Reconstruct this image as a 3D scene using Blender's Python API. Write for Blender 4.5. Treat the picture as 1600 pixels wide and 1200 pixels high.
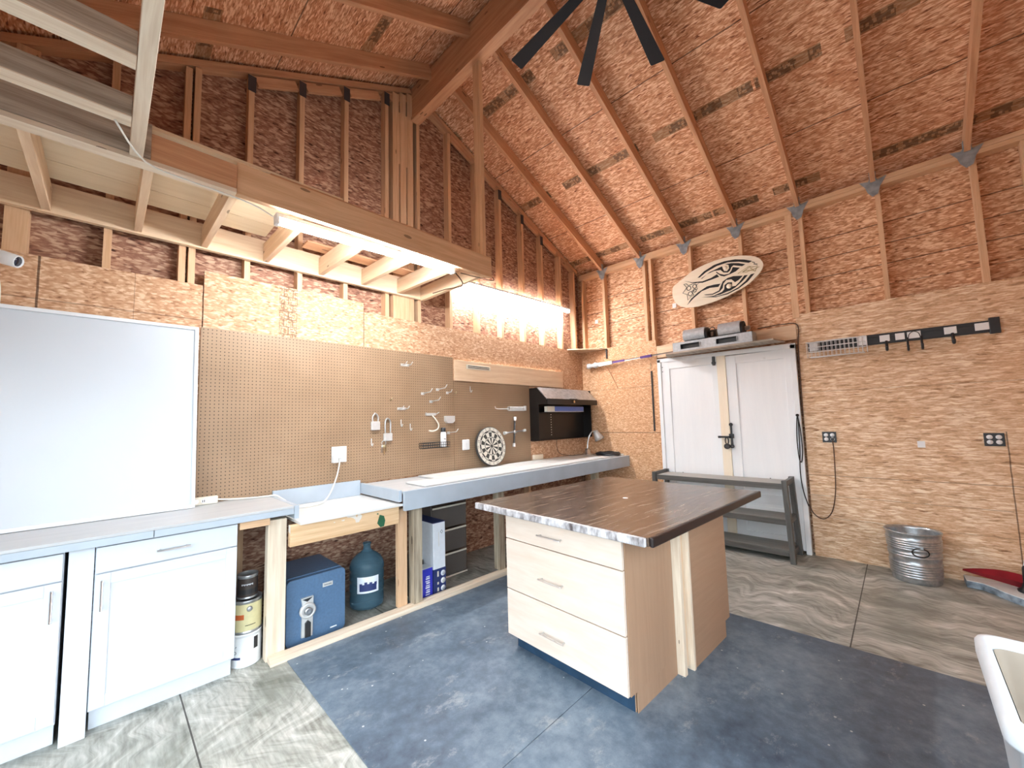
import bpy, bmesh, math, random
from mathutils import Vector, Matrix
random.seed(7)
C = bpy.context.scene.collection
for o in list(bpy.data.objects): bpy.data.objects.remove(o)

# ------------------------------------------------------------------ camera, world, exposure
cd = bpy.data.cameras.new('camera'); cam = bpy.data.objects.new('camera', cd); C.objects.link(cam)
cd.sensor_fit = 'HORIZONTAL'; cd.sensor_width = 36.0
cd.lens = 36.0 * 618.85 / 1600; cd.shift_x = 0.0017; cd.shift_y = 0.00675
cd.clip_start = 0.02; cd.clip_end = 60
cR = Vector((0.70021174, -0.71345216, -0.02625916)); cU = Vector((-0.03788175, -0.0738575, 0.99654907)); cF = Vector((0.71292952, 0.69680061, 0.0787427))
m = Matrix.Identity(4)
for i in range(3):
    m[i][0] = cR[i]; m[i][1] = cU[i]; m[i][2] = -cF[i]
m[0][3], m[1][3], m[2][3] = -5.20137, -3.49165, 1.45523
cam.matrix_world = m
bpy.context.scene.camera = cam
vs = bpy.context.scene.view_settings
vs.view_transform = 'Standard'; vs.look = 'None'; vs.gamma = 1.0; vs.use_curve_mapping = False
vs.exposure = 1.85
W = bpy.data.worlds.new('daylight'); bpy.context.scene.world = W; W.use_nodes = True
_nt = W.node_tree; _tc = _nt.nodes.new('ShaderNodeTexCoord'); _sp = _nt.nodes.new('ShaderNodeSeparateXYZ'); _rp = _nt.nodes.new('ShaderNodeValToRGB')
_nt.links.new(_tc.outputs['Generated'], _sp.inputs[0]); _nt.links.new(_sp.outputs[2], _rp.inputs[0])   # pale sky; lower half dimmed to keep light off the roof
_rp.color_ramp.elements[0].position = 0.0; _rp.color_ramp.elements[0].color = (0.10, 0.10, 0.10, 1)
_rp.color_ramp.elements[1].position = 0.02; _rp.color_ramp.elements[1].color = (0.80, 0.92, 1.0, 1)
_nt.links.new(_rp.outputs[0], _nt.nodes['Background'].inputs[0])
_nt.nodes['Background'].inputs[1].default_value = 1.85
TUBE_POWER = 64.0

# ------------------------------------------------------------------ material helpers
class NT:
    def __init__(s, name):
        s.m = bpy.data.materials.new(name); s.m.use_nodes = True; s.t = s.m.node_tree
        s.b = s.t.nodes['Principled BSDF']
    def n(s, typ, **kw):
        nd = s.t.nodes.new(typ)
        for k, v in kw.items():
            if k in nd.bl_rna.properties.keys(): setattr(nd, k, v)
            else: s.set(nd, k, v)
        return nd
    def set(s, nd, k, v):
        inp = nd.inputs[int(k[1:])] if k[0] == 'i' and k[1:].isdigit() else nd.inputs[k]
        if isinstance(v, bpy.types.NodeSocket): s.t.links.new(v, inp)
        else: inp.default_value = v
    def math(s, op, a, b=0.0, c=0.0):
        nd = s.t.nodes.new('ShaderNodeMath'); nd.operation = op
        for i, v in enumerate((a, b, c)):
            if isinstance(v, bpy.types.NodeSocket): s.t.links.new(v, nd.inputs[i])
            else: nd.inputs[i].default_value = v
        return nd.outputs[0]
    def mix(s, f, a, b, mode='MIX'):
        nd = s.t.nodes.new('ShaderNodeMix'); nd.data_type = 'RGBA'; nd.blend_type = mode
        for i, v in ((0, f), (6, a), (7, b)):
            if isinstance(v, bpy.types.NodeSocket): s.t.links.new(v, nd.inputs[i])
            else: nd.inputs[i].default_value = (v if i == 0 else (*v, 1) if len(v) == 3 else v)
        return nd.outputs[2]
    def ramp(s, f, stops, interp='LINEAR'):
        nd = s.t.nodes.new('ShaderNodeValToRGB'); nd.color_ramp.interpolation = interp
        e = nd.color_ramp.elements
        e[0].position, e[0].color = stops[0][0], (*stops[0][1], 1)
        e[1].position, e[1].color = stops[-1][0], (*stops[-1][1], 1)
        for p, c in stops[1:-1]:
            x = e.new(p); x.color = (*c, 1)
        s.t.links.new(f, nd.inputs[0]); return nd.outputs[0]
    def uv(s): return s.n('ShaderNodeTexCoord').outputs['UV']
    def obj(s): return s.n('ShaderNodeTexCoord').outputs['Object']
    def map(s, v, scale=(1, 1, 1), rot=0.0, loc=(0, 0, 0)):
        nd = s.n('ShaderNodeMapping'); s.t.links.new(v, nd.inputs[0])
        nd.inputs['Scale'].default_value = scale; nd.inputs['Rotation'].default_value = (0, 0, rot); nd.inputs['Location'].default_value = loc
        return nd.outputs[0]
    def noise(s, v, scale=5, detail=4, rough=0.5, dist=0.0):
        nd = s.n('ShaderNodeTexNoise'); s.t.links.new(v, nd.inputs['Vector'])
        nd.inputs['Scale'].default_value = scale; nd.inputs['Detail'].default_value = detail
        nd.inputs['Roughness'].default_value = rough; nd.inputs['Distortion'].default_value = dist
        return nd
    def out(s, col=None, rough=0.6, metal=0.0, bump=None, bstr=0.2, bdist=0.002, spec=0.5):
        if col is not None: s.set(s.b, 'Base Color', col if isinstance(col, bpy.types.NodeSocket) else (*col, 1))
        s.set(s.b, 'Roughness', rough); s.set(s.b, 'Metallic', metal); s.set(s.b, 'Specular IOR Level', spec)
        if bump is not None:
            bn = s.n('ShaderNodeBump'); s.t.links.new(bump, bn.inputs['Height'])
            bn.inputs['Strength'].default_value = bstr; bn.inputs['Distance'].default_value = bdist
            s.t.links.new(bn.outputs[0], s.b.inputs['Normal'])
        return s.m

def plain(name, col, rough=0.5, metal=0.0, var=0.06, scale=30, spec=0.5):
    """a paint, plastic or metal with a little procedural mottling"""
    t = NT(name); nz = t.noise(t.obj(), scale, 3).outputs[0]
    a = tuple(max(0, c * (1 - var)) for c in col); b = tuple(min(1, c * (1 + var)) for c in col)
    return t.out(t.ramp(nz, [(0.3, a), (0.7, b)]), rough, metal, spec=spec)

def osb(name, dark=(0.13, 0.05, 0.018), mid=(0.50, 0.235, 0.10), light=(0.80, 0.52, 0.30), rots=(0.25, -0.3, 1.1), sc=(11, 42), vlines=(), hlines=(), bands=(), stamp_u=None, bias=0.0, contrast=1.0):
    t = NT(name); uv = t.uv()
    wob = t.noise(uv, 14, 2)
    off = t.n('ShaderNodeVectorMath', operation='SCALE', i0=wob.outputs['Color'], Scale=0.022).outputs[0]
    uvd = t.n('ShaderNodeVectorMath', operation='ADD', i0=uv, i1=off).outputs[0]
    fine = t.noise(t.map(uvd, (34, 150, 1), rots[0]), 1.0, 4, 0.6).outputs[0]
    fine2 = t.noise(t.map(uvd, (40, 120, 1), rots[1]), 1.0, 3, 0.6).outputs[0]
    big = t.noise(uv, 2.6, 2).outputs[0]
    f = t.math('ADD', t.math('MULTIPLY', fine, 0.34), t.math('MULTIPLY', fine2, 0.30))
    f = t.math('ADD', f, t.math('ADD', t.math('MULTIPLY', big, 0.10), 0.11 + bias))
    for k, (r, s1, s2) in enumerate(((rots[0], 1.0, 1.0), (rots[1], 1.25, 1.35), (rots[2], 1.1, 1.2), (rots[0] + 0.5, 1.7, 1.9))):
        v = t.n('ShaderNodeTexVoronoi', feature='F1'); v.inputs['Scale'].default_value = 1.55
        t.t.links.new(t.map(uvd, (sc[0] * s1, sc[1] * s2, 1), r, (k * 7.3, k * 3.1, 0)), v.inputs['Vector'])
        sep = t.n('ShaderNodeSeparateColor'); t.t.links.new(v.outputs['Color'], sep.inputs[0])
        core = t.math('SUBTRACT', 1.0, t.math('POWER', t.math('MINIMUM', t.math('MULTIPLY', v.outputs['Distance'], 1.55), 1.0), 3.0))
        li = t.math('MULTIPLY', t.math('MULTIPLY', t.math('GREATER_THAN', sep.outputs[0], 0.60), core), t.math('MULTIPLY', sep.outputs[1], 0.27 * contrast))
        dk = t.math('MULTIPLY', t.math('MULTIPLY', t.math('LESS_THAN', sep.outputs[0], 0.17), core), t.math('MULTIPLY', sep.outputs[1], 0.21 * contrast))
        f = t.math('SUBTRACT', t.math('ADD', f, li), dk)
    col = t.ramp(f, [(0.20, dark), (0.34, tuple(0.4 * a + 0.6 * b for a, b in zip(dark, mid))), (0.47, mid), (0.74, light)])
    sx = t.n('ShaderNodeSeparateXYZ'); t.t.links.new(uv, sx.inputs[0]); U, V = sx.outputs[0], sx.outputs[1]
    jit = t.math('MULTIPLY', t.math('SUBTRACT', t.noise(uv, 6, 2).outputs[0], 0.5), 0.008)
    def line(ax, p, w, amount=0.8, lo=None, hi=None):
        nonlocal col
        d = t.math('ABSOLUTE', t.math('SUBTRACT', t.math('ADD', ax, jit), p))
        mk = t.math('MULTIPLY', t.math('LESS_THAN', d, w), amount)
        oth = U if ax is V else V
        if lo is not None: mk = t.math('MULTIPLY', mk, t.math('MULTIPLY', t.math('GREATER_THAN', oth, lo), t.math('LESS_THAN', oth, hi)))
        col = t.mix(mk, col, (0.05, 0.018, 0.008))
    for q in vlines: line(U, *q)
    for q in hlines: line(V, *q)
    for (p, w) in bands:     # brown printed grade bands with block marks
        d = t.math('ABSOLUTE', t.math('SUBTRACT', V, p)); inb = t.math('LESS_THAN', d, w)
        seg = t.math('GREATER_THAN', t.noise(t.map(uv, (1.7, 0.01, 1), 0, (p, 0, 0)), 1.0, 1).outputs[0], 0.44)
        gl = t.n('ShaderNodeTexVoronoi', distance='CHEBYCHEV'); gl.inputs['Scale'].default_value = 1.0
        t.t.links.new(t.map(uv, (38, 26, 1)), gl.inputs['Vector'])
        marks = t.math('MULTIPLY', t.math('GREATER_THAN', gl.outputs['Distance'], 0.36), t.math('LESS_THAN', d, w * 0.8))
        has = t.math('GREATER_THAN', t.noise(t.map(uv, (3.1, 0.01, 1), 0, (p + 5, 0, 0)), 1.0, 1).outputs[0], 0.47)
        col = t.mix(t.math('MULTIPLY', t.math('MULTIPLY', inb, seg), 0.6), col, (0.20, 0.115, 0.05))
        col = t.mix(t.math('MULTIPLY', t.math('MULTIPLY', marks, seg), t.math('MULTIPLY', has, 0.6)), col, (0.05, 0.025, 0.014))
    if stamp_u:              # printed block of the panel maker: outlined cells with small marks
        u0, u1, v0, v1 = stamp_u
        br = t.n('ShaderNodeTexBrick'); t.t.links.new(t.map(uv, (1, 1, 1), 0, (-u0, -v0, 0)), br.inputs['Vector'])
        br.inputs['Scale'].default_value = 1.0; br.inputs['Mortar Size'].default_value = 0.0035; br.inputs['Brick Width'].default_value = (u1 - u0) / 2; br.inputs['Row Height'].default_value = 0.062
        gl = t.n('ShaderNodeTexVoronoi', distance='CHEBYCHEV'); gl.inputs['Scale'].default_value = 1.0
        t.t.links.new(t.map(uv, (90, 90, 1)), gl.inputs['Vector'])
        mk = t.math('MAXIMUM', br.outputs['Fac'], t.math('MULTIPLY', t.math('GREATER_THAN', gl.outputs['Distance'], 0.47), 0.8))
        ins = t.math('MULTIPLY', t.math('MULTIPLY', t.math('GREATER_THAN', U, u0), t.math('LESS_THAN', U, u1)), t.math('MULTIPLY', t.math('GREATER_THAN', V, v0), t.math('LESS_THAN', V, v1)))
        col = t.mix(t.math('MULTIPLY', t.math('MULTIPLY', mk, ins), 0.75), col, (0.06, 0.03, 0.015))
    return t.out(col, 0.62, bump=f, bstr=0.35, bdist=0.003, spec=0.25)

def wood(name, a, b, streak=0.5, knots=True, rough=0.6, sc=(1.6, 26), stain=None):
    t = NT(name); uv = t.uv()
    w = t.noise(t.map(uv, (1.2, 5, 1)), 1.0, 2)
    off = t.n('ShaderNodeVectorMath', operation='SCALE', i0=w.outputs['Color'], Scale=0.06).outputs[0]
    uvd = t.n('ShaderNodeVectorMath', operation='ADD', i0=uv, i1=off).outputs[0]
    g = t.noise(t.map(uvd, (sc[0], sc[1], 1)), 1.0, 5, 0.6).outputs[0]
    g2 = t.noise(t.map(uvd, (sc[0] * 4, sc[1] * 6, 1)), 1.0, 2).outputs[0]
    f = t.math('ADD', t.math('MULTIPLY', g, 0.75), t.math('MULTIPLY', g2, 0.25))
    col = t.ramp(f, [(0.5 - 0.25 * streak - 0.05, a), (0.5 + 0.2 * streak, b)])
    if knots:
        v = t.n('ShaderNodeTexVoronoi'); v.inputs['Scale'].default_value = 1.0
        t.t.links.new(t.map(uvd, (2.6, 9, 1)), v.inputs['Vector'])
        k = t.math('LESS_THAN', v.outputs['Distance'], 0.085)
        col = t.mix(t.math('MULTIPLY', k, 0.75), col, tuple(c * 0.35 for c in a))
    if stain: col = t.mix(t.math('MULTIPLY', t.math('GREATER_THAN', t.noise(uv, stain[1], 4, 0.6).outputs[0], stain[2]), stain[3]), col, stain[0])
    return t.out(col, rough, bump=f, bstr=0.15, bdist=0.002, spec=0.3)

M = {}
M['osb_roof'] = osb('osb roof sheathing', dark=(0.16, 0.05, 0.022), mid=(0.56, 0.25, 0.125), light=(0.90, 0.62, 0.42), rots=(0.22, -0.28, 0.9), sc=(10, 44),
    hlines=[(0.757, .005, .8), (1.938, .005, .8), (3.12, .005, .8)], bands=[(0.16, .055), (1.39, .055), (2.60, .055)])
SH = [(3.32, .005, .75), (3.11, .005, .75), (2.91, .005, .75), (2.70, .004, .5)]
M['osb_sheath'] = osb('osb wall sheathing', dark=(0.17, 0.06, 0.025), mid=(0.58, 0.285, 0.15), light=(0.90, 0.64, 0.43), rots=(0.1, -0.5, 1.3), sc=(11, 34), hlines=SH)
M['osb_gable_shaded'] = osb('osb gable sheathing', dark=(0.07, 0.028, 0.018), mid=(0.30, 0.14, 0.09), light=(0.58, 0.38, 0.26), rots=(0.5, -0.9, 1.4), sc=(11, 30))  # darker than the other sheathing: shade above the loft is in the colour
M['osb_flake'] = osb('osb gable lower panels', dark=(0.20, 0.085, 0.04), mid=(0.52, 0.29, 0.165), light=(0.76, 0.54, 0.37), rots=(0.6, -0.7, 1.35), sc=(16, 36), contrast=0.8,
    vlines=[(-5.505, .005, .8), (-5.10, .002, .4), (-4.745, .004, .9)], hlines=[(2.235, .004, .45, -6, -4.75)], stamp_u=(-4.257, -4.124, 2.15, 2.60))
M['osb_right'] = osb('osb right wall panels', dark=(0.22, 0.10, 0.045), mid=(0.66, 0.42, 0.25), light=(0.93, 0.76, 0.57), rots=(0.12, -0.22, 0.36), sc=(6.0, 32), contrast=0.75,  # paler than the upper sheathing: daylight on the lower wall is in the colour
    vlines=[(-4.11, .004, .7, 0, 1.27), (-2.76, .004, .6)],
    hlines=[(0.825, .003, .55, -4.3, -2.75), (0.62, .0025, .45, -4.1, -2.75), (0.40, .0025, .35, -4.1, -2.75), (1.69, .003, .3, -4.5, -2.75), (1.265, .004, .8, -1.2, 0), (1.90, .004, .45, -1.2, 0)])
M['osb_right_near'] = osb('osb corner panels', dark=(0.24, 0.10, 0.045), mid=(0.60, 0.32, 0.165), light=(0.86, 0.60, 0.39), rots=(0.4, -0.6, 1.2), sc=(20, 46), contrast=0.7, hlines=[(1.265, .004, .8, -1.2, 0), (1.90, .003, .45, -1.2, 0)])
M['pine'] = wood('pine framing', (0.55, 0.31, 0.165), (0.76, 0.51, 0.32), 0.7)
M['pine_warm'] = wood('warm pine rafters', (0.44, 0.20, 0.10), (0.66, 0.38, 0.22), 0.7)  # redder than the studs: warm reflected light is mixed into the colour
M['pine_pale'] = wood('pale pine', (0.66, 0.44, 0.27), (0.84, 0.65, 0.46), 0.7)
M['pine_bare'] = wood('bare white pine', (0.60, 0.45, 0.32), (0.84, 0.73, 0.59), 0.7)
M['weathered'] = wood('weathered grey board', (0.20, 0.15, 0.11), (0.52, 0.44, 0.36), 0.6)
M['weathered_dark'] = wood('weathered post', (0.17, 0.12, 0.08), (0.50, 0.42, 0.31), 0.5)
M['ply_cream'] = wood('cream plywood strips', (0.72, 0.57, 0.38), (0.84, 0.71, 0.52), 0.9, False)
M['ply_floor'] = None
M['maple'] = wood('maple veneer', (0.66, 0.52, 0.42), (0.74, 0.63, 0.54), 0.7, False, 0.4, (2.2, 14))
M['maple_shaded'] = wood('tan veneer side', (0.36, 0.22, 0.14), (0.42, 0.265, 0.17), 0.9, False, 0.5, (2.2, 40))  # tan veneer darkened further, with the island's shaded side put into the colour
M['apron_paint'] = wood('paint-smeared pine', (0.60, 0.36, 0.18), (0.82, 0.58, 0.36), 0.7, stain=((0.75, 0.73, 0.70), 3.0, 0.60, 0.8))
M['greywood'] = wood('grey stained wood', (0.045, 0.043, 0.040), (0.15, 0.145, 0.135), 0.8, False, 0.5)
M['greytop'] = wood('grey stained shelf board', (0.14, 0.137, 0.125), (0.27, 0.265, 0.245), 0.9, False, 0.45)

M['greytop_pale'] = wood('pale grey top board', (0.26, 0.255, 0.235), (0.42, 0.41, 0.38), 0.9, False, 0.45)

def floor_mat():
    t = NT('grey plywood floor'); p = t.obj()
    w = t.noise(t.map(p, (0.9, 2.2, 1)), 1.2, 2)
    off = t.n('ShaderNodeVectorMath', operation='SCALE', i0=w.outputs['Color'], Scale=0.9).outputs[0]
    pd = t.n('ShaderNodeVectorMath', operation='ADD', i0=p, i1=off).outputs[0]
    g = t.noise(t.map(pd, (7.0, 1.6, 1)), 1.6, 6, 0.65, 0.6).outputs[0]
    fine = t.noise(t.map(p, (60, 8, 1)), 1.0, 3).outputs[0]
    big = t.noise(p, 1.3, 3).outputs[0]
    f = t.math('ADD', t.math('MULTIPLY', g, 0.7), t.math('MULTIPLY', fine, 0.3))
    col = t.ramp(f, [(0.33, (0.15, 0.145, 0.125)), (0.45, (0.33, 0.33, 0.295)), (0.58, (0.52, 0.52, 0.48)), (0.68, (0.72, 0.715, 0.68))])
    blot = t.noise(t.map(p, (1.6, 0.8, 1), 0, (3, 1, 0)), 1.5, 5, 0.62).outputs[0]
    col = t.mix(t.math('MULTIPLY', t.math('MULTIPLY', t.math('MINIMUM', t.math('MAXIMUM', t.math('MULTIPLY', t.math('SUBTRACT', blot, 0.47), 6.0), 0.0), 1.0), 0.62), 1.0), col, (0.13, 0.145, 0.12))
    sx = t.n('ShaderNodeSeparateXYZ'); t.t.links.new(p, sx.inputs[0]); X, Y = sx.outputs[0], sx.outputs[1]
    for ax, q in ((X, -4.855), (Y, -3.165), (X, -3.63)):
        col = t.mix(t.math('MULTIPLY', t.math('LESS_THAN', t.math('ABSOLUTE', t.math('SUBTRACT', ax, q)), 0.0035), 0.9), col, (0.03, 0.025, 0.02))
    return t.out(col, 0.55, bump=f, bstr=0.2, bdist=0.002, spec=0.35)
M['ply_floor'] = floor_mat()

def rubber():
    t = NT('dusty blue-grey rubber mat'); p = t.obj()
    a = t.noise(p, 1.1, 5, 0.6, 0.4).outputs[0]; b = t.noise(p, 14, 5, 0.7).outputs[0]
    f = t.math('ADD', t.math('MULTIPLY', a, 0.65), t.math('MULTIPLY', b, 0.35))
    col = t.ramp(f, [(0.36, (0.042, 0.060, 0.090)), (0.5, (0.100, 0.140, 0.190)), (0.66, (0.22, 0.275, 0.335))])
    v = t.n('ShaderNodeTexVoronoi'); v.inputs['Scale'].default_value = 9.0; t.t.links.new(p, v.inputs['Vector'])
    sp = t.math('MULTIPLY', t.math('LESS_THAN', v.outputs['Distance'], 0.05), 0.8)
    col = t.mix(sp, col, (0.6, 0.62, 0.62))
    sm = t.math('MINIMUM', t.math('MAXIMUM', t.math('MULTIPLY', t.math('SUBTRACT', t.noise(t.map(p, (1, 1.6, 1), 0.6), 3.3, 9, 0.8).outputs[0], 0.565), 5.0), 0.0), 0.45)
    col = t.mix(sm, col, (0.42, 0.43, 0.43))
    return t.out(col, t.math('ADD', 0.32, t.math('MULTIPLY', b, 0.22)), bump=b, bstr=0.15, bdist=0.001, spec=0.45)
M['rubber'] = rubber()

def pegboard():
    t = NT('brown pegboard'); uv = t.uv()
    fr = t.n('ShaderNodeVectorMath', operation='FRACTION', i0=t.map(uv, (39.37, 39.37, 1))).outputs[0]
    sx = t.n('ShaderNodeSeparateXYZ'); t.t.links.new(fr, sx.inputs[0])
    dx = t.math('SUBTRACT', sx.outputs[0], 0.5); dy = t.math('SUBTRACT', sx.outputs[1], 0.5)
    d = t.math('SQRT', t.math('ADD', t.math('MULTIPLY', dx, dx), t.math('MULTIPLY', dy, dy)))
    hole = t.math('LESS_THAN', d, 0.145)
    base = t.ramp(t.noise(uv, 3, 4).outputs[0], [(0.3, (0.30, 0.195, 0.118)), (0.7, (0.36, 0.24, 0.150))])
    col = t.mix(hole, base, (0.05, 0.03, 0.02))
    return t.out(col, 0.42, bump=t.math('SUBTRACT', 1.0, hole), bstr=0.6, bdist=0.003, spec=0.4)
M['peg'] = pegboard()

def tabletop():
    t = NT('dark stained plank top'); uv = t.uv()
    w = t.noise(t.map(uv, (1.0, 4, 1)), 1.3, 2)
    off = t.n('ShaderNodeVectorMath', operation='SCALE', i0=w.outputs['Color'], Scale=0.10).outputs[0]
    uvd = t.n('ShaderNodeVectorMath', operation='ADD', i0=uv, i1=off).outputs[0]
    g = t.noise(t.map(uvd, (3.0, 34, 1)), 1.0, 5, 0.65).outputs[0]
    col = t.ramp(g, [(0.32, (0.045, 0.026, 0.018)), (0.52, (0.12, 0.078, 0.053)), (0.70, (0.26, 0.19, 0.145))])
    return t.out(col, t.math('ADD', 0.14, t.math('MULTIPLY', g, 0.16)), bump=g, bstr=0.25, bdist=0.003, spec=0.6)
M['top'] = tabletop()
M['topedge'] = wood('worn dark edge', (0.10, 0.08, 0.08), (0.66, 0.64, 0.66), 0.35, False, 0.3, (14, 4))
M['topedge_dark'] = plain('near black edge', (0.016, 0.009, 0.009), 0.35)
M['white'] = plain('white cabinet paint', (0.64, 0.68, 0.74), 0.35, var=0.01)
M['wboard'] = plain('whiteboard enamel', (0.56, 0.61, 0.67), 0.28, var=0.02, scale=2)
M['wframe'] = plain('whiteboard frame', (0.74, 0.77, 0.81), 0.35, var=0.02)
M['counter'] = wood('grey painted worktop', (0.42, 0.44, 0.46), (0.54, 0.55, 0.56), 0.9, False, 0.4, (1.5, 16))
M['bluegrey'] = plain('blue-grey paint', (0.42, 0.48, 0.55), 0.45, var=0.06, scale=6)
M['whitewash'] = wood('whitewashed plywood', (0.58, 0.58, 0.57), (0.74, 0.74, 0.72), 0.8, False, 0.4)
M['doorwhite'] = wood('brushed white door paint', (0.80, 0.82, 0.84), (0.88, 0.89, 0.90), 1.2, False, 0.5, (1.2, 12))
M['steel'] = plain('brushed steel', (0.62, 0.63, 0.64), 0.28, 1.0)
M['galv'] = NT('galvanised steel'); _g = M['galv']
_n = _g.noise(_g.obj(), 26, 3, 0.6).outputs[0]
M['galv'] = _g.out(_g.ramp(_n, [(0.35, (0.36, 0.38, 0.40)), (0.65, (0.52, 0.54, 0.56))]), 0.33, 0.8)
M['galv_dull'] = plain('dull zinc sheet', (0.46, 0.48, 0.50), 0.45, 0.25, 0.12, 40)
M['plate'] = plain('hurricane tie steel', (0.33, 0.38, 0.42), 0.45, 0.5, 0.25, 18)
M['plate_dark'] = plain('dull dark strap steel', (0.07, 0.06, 0.065), 0.6, 0.3)
M['black'] = plain('black plastic', (0.018, 0.019, 0.022), 0.4)
M['blackmetal'] = plain('black sheet metal', (0.012, 0.009, 0.008), 0.35, 0.2)
M['fanblack'] = plain('black fan blade', (0.008, 0.010, 0.014), 0.65, spec=0.2)
M['whiteplastic'] = plain('white plastic', (0.80, 0.82, 0.84), 0.35, var=0.02)
M['cream'] = plain('cream plastic', (0.72, 0.68, 0.58), 0.4, var=0.03)
M['safe'] = plain('slate blue safe shell', (0.085, 0.16, 0.28), 0.38, 0.0, 0.10, 60)
M['silver'] = plain('silver plastic', (0.66, 0.66, 0.65), 0.3, 0.3, 0.04)
M['navy'] = plain('navy print', (0.02, 0.035, 0.14), 0.5)
M['blueink'] = plain('royal blue carton', (0.035, 0.04, 0.50), 0.45)
M['bluelabel'] = plain('blue carton', (0.10, 0.17, 0.50), 0.5)
M['carton'] = plain('white carton', (0.76, 0.80, 0.86), 0.5, var=0.03)
M['label_yellow'] = plain('pale yellow label', (0.66, 0.60, 0.34), 0.45, var=0.05)
M['label_dark'] = plain('dark brown label', (0.045, 0.032, 0.028), 0.4)
M['label_orange'] = plain('orange label', (0.55, 0.12, 0.03), 0.45)
M['ink'] = plain('black ink', (0.012, 0.011, 0.011), 0.5)
M['cord_white'] = plain('white cord', (0.76, 0.74, 0.68), 0.5)
M['cord_brown'] = plain('brown cord', (0.09, 0.045, 0.025), 0.6)
M['mdf'] = plain('raw board edge', (0.50, 0.36, 0.22), 0.7)
M['boardwood'] = wood('birch board', (0.82, 0.70, 0.53), (0.91, 0.81, 0.66), 0.9, False, 0.3)
M['gold'] = plain('gold ink', (0.42, 0.30, 0.09), 0.5)
M['purple'] = plain('purple foam grip', (0.10, 0.04, 0.20), 0.6)
M['brass'] = plain('dull brass', (0.55, 0.45, 0.28), 0.3, 0.9)
M['green'] = plain('green paint smear', (0.02, 0.11, 0.05), 0.5)
M['towelgreen'] = M['green']
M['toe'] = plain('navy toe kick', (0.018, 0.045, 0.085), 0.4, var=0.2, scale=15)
M['red'] = plain('deep red plastic', (0.26, 0.005, 0.015), 0.4, var=0.2, scale=12)
M['foam'] = plain('torn blue-grey foam', (0.24, 0.30, 0.36), 0.9, var=0.5, scale=22)
M['foamtop'] = plain('white foam skin', (0.72, 0.76, 0.79), 0.7)
M['tubwhite'] = plain('tub white plastic', (0.62, 0.65, 0.68), 0.35, var=0.02)
M['tubliner'] = plain('beige residue', (0.36, 0.30, 0.24), 0.6, var=0.05, scale=8)
M['dart_black'] = plain('dartboard black', (0.045, 0.043, 0.04), 0.8)
M['dart_cream'] = plain('dartboard cream', (0.66, 0.63, 0.55), 0.8)
M['lens'] = plain('dark glass lens', (0.01, 0.012, 0.03), 0.12)
M['sticker'] = plain('white sticker', (0.82, 0.83, 0.84), 0.5, var=0.02)
def glass(name, col, alpha_rough=0.15, trans=1.0, rough=0.1):
    t = NT(name); t.set(t.b, 'Transmission Weight', trans); t.set(t.b, 'IOR', 1.2)
    nz = t.noise(t.obj(), 8, 2).outputs[0]
    return t.out(t.ramp(nz, [(0.3, tuple(c * 0.95 for c in col)), (0.7, col)]), rough)
M['jug'] = glass('blue water jug plastic', (0.17, 0.32, 0.42), trans=0.72, rough=0.08)
M['smoky'] = glass('clear drawer plastic', (0.50, 0.45, 0.42), trans=0.80, rough=0.25)
def emit(name, col, s):
    t = NT(name); t.set(t.b, 'Emission Color', (*col, 1)); t.set(t.b, 'Emission Strength', s); t.out((0.9, 0.9, 0.9), 0.4); return t.m
M['led'] = emit('lit LED diffuser', (0.93, 0.97, 1.0), TUBE_POWER)

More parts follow.
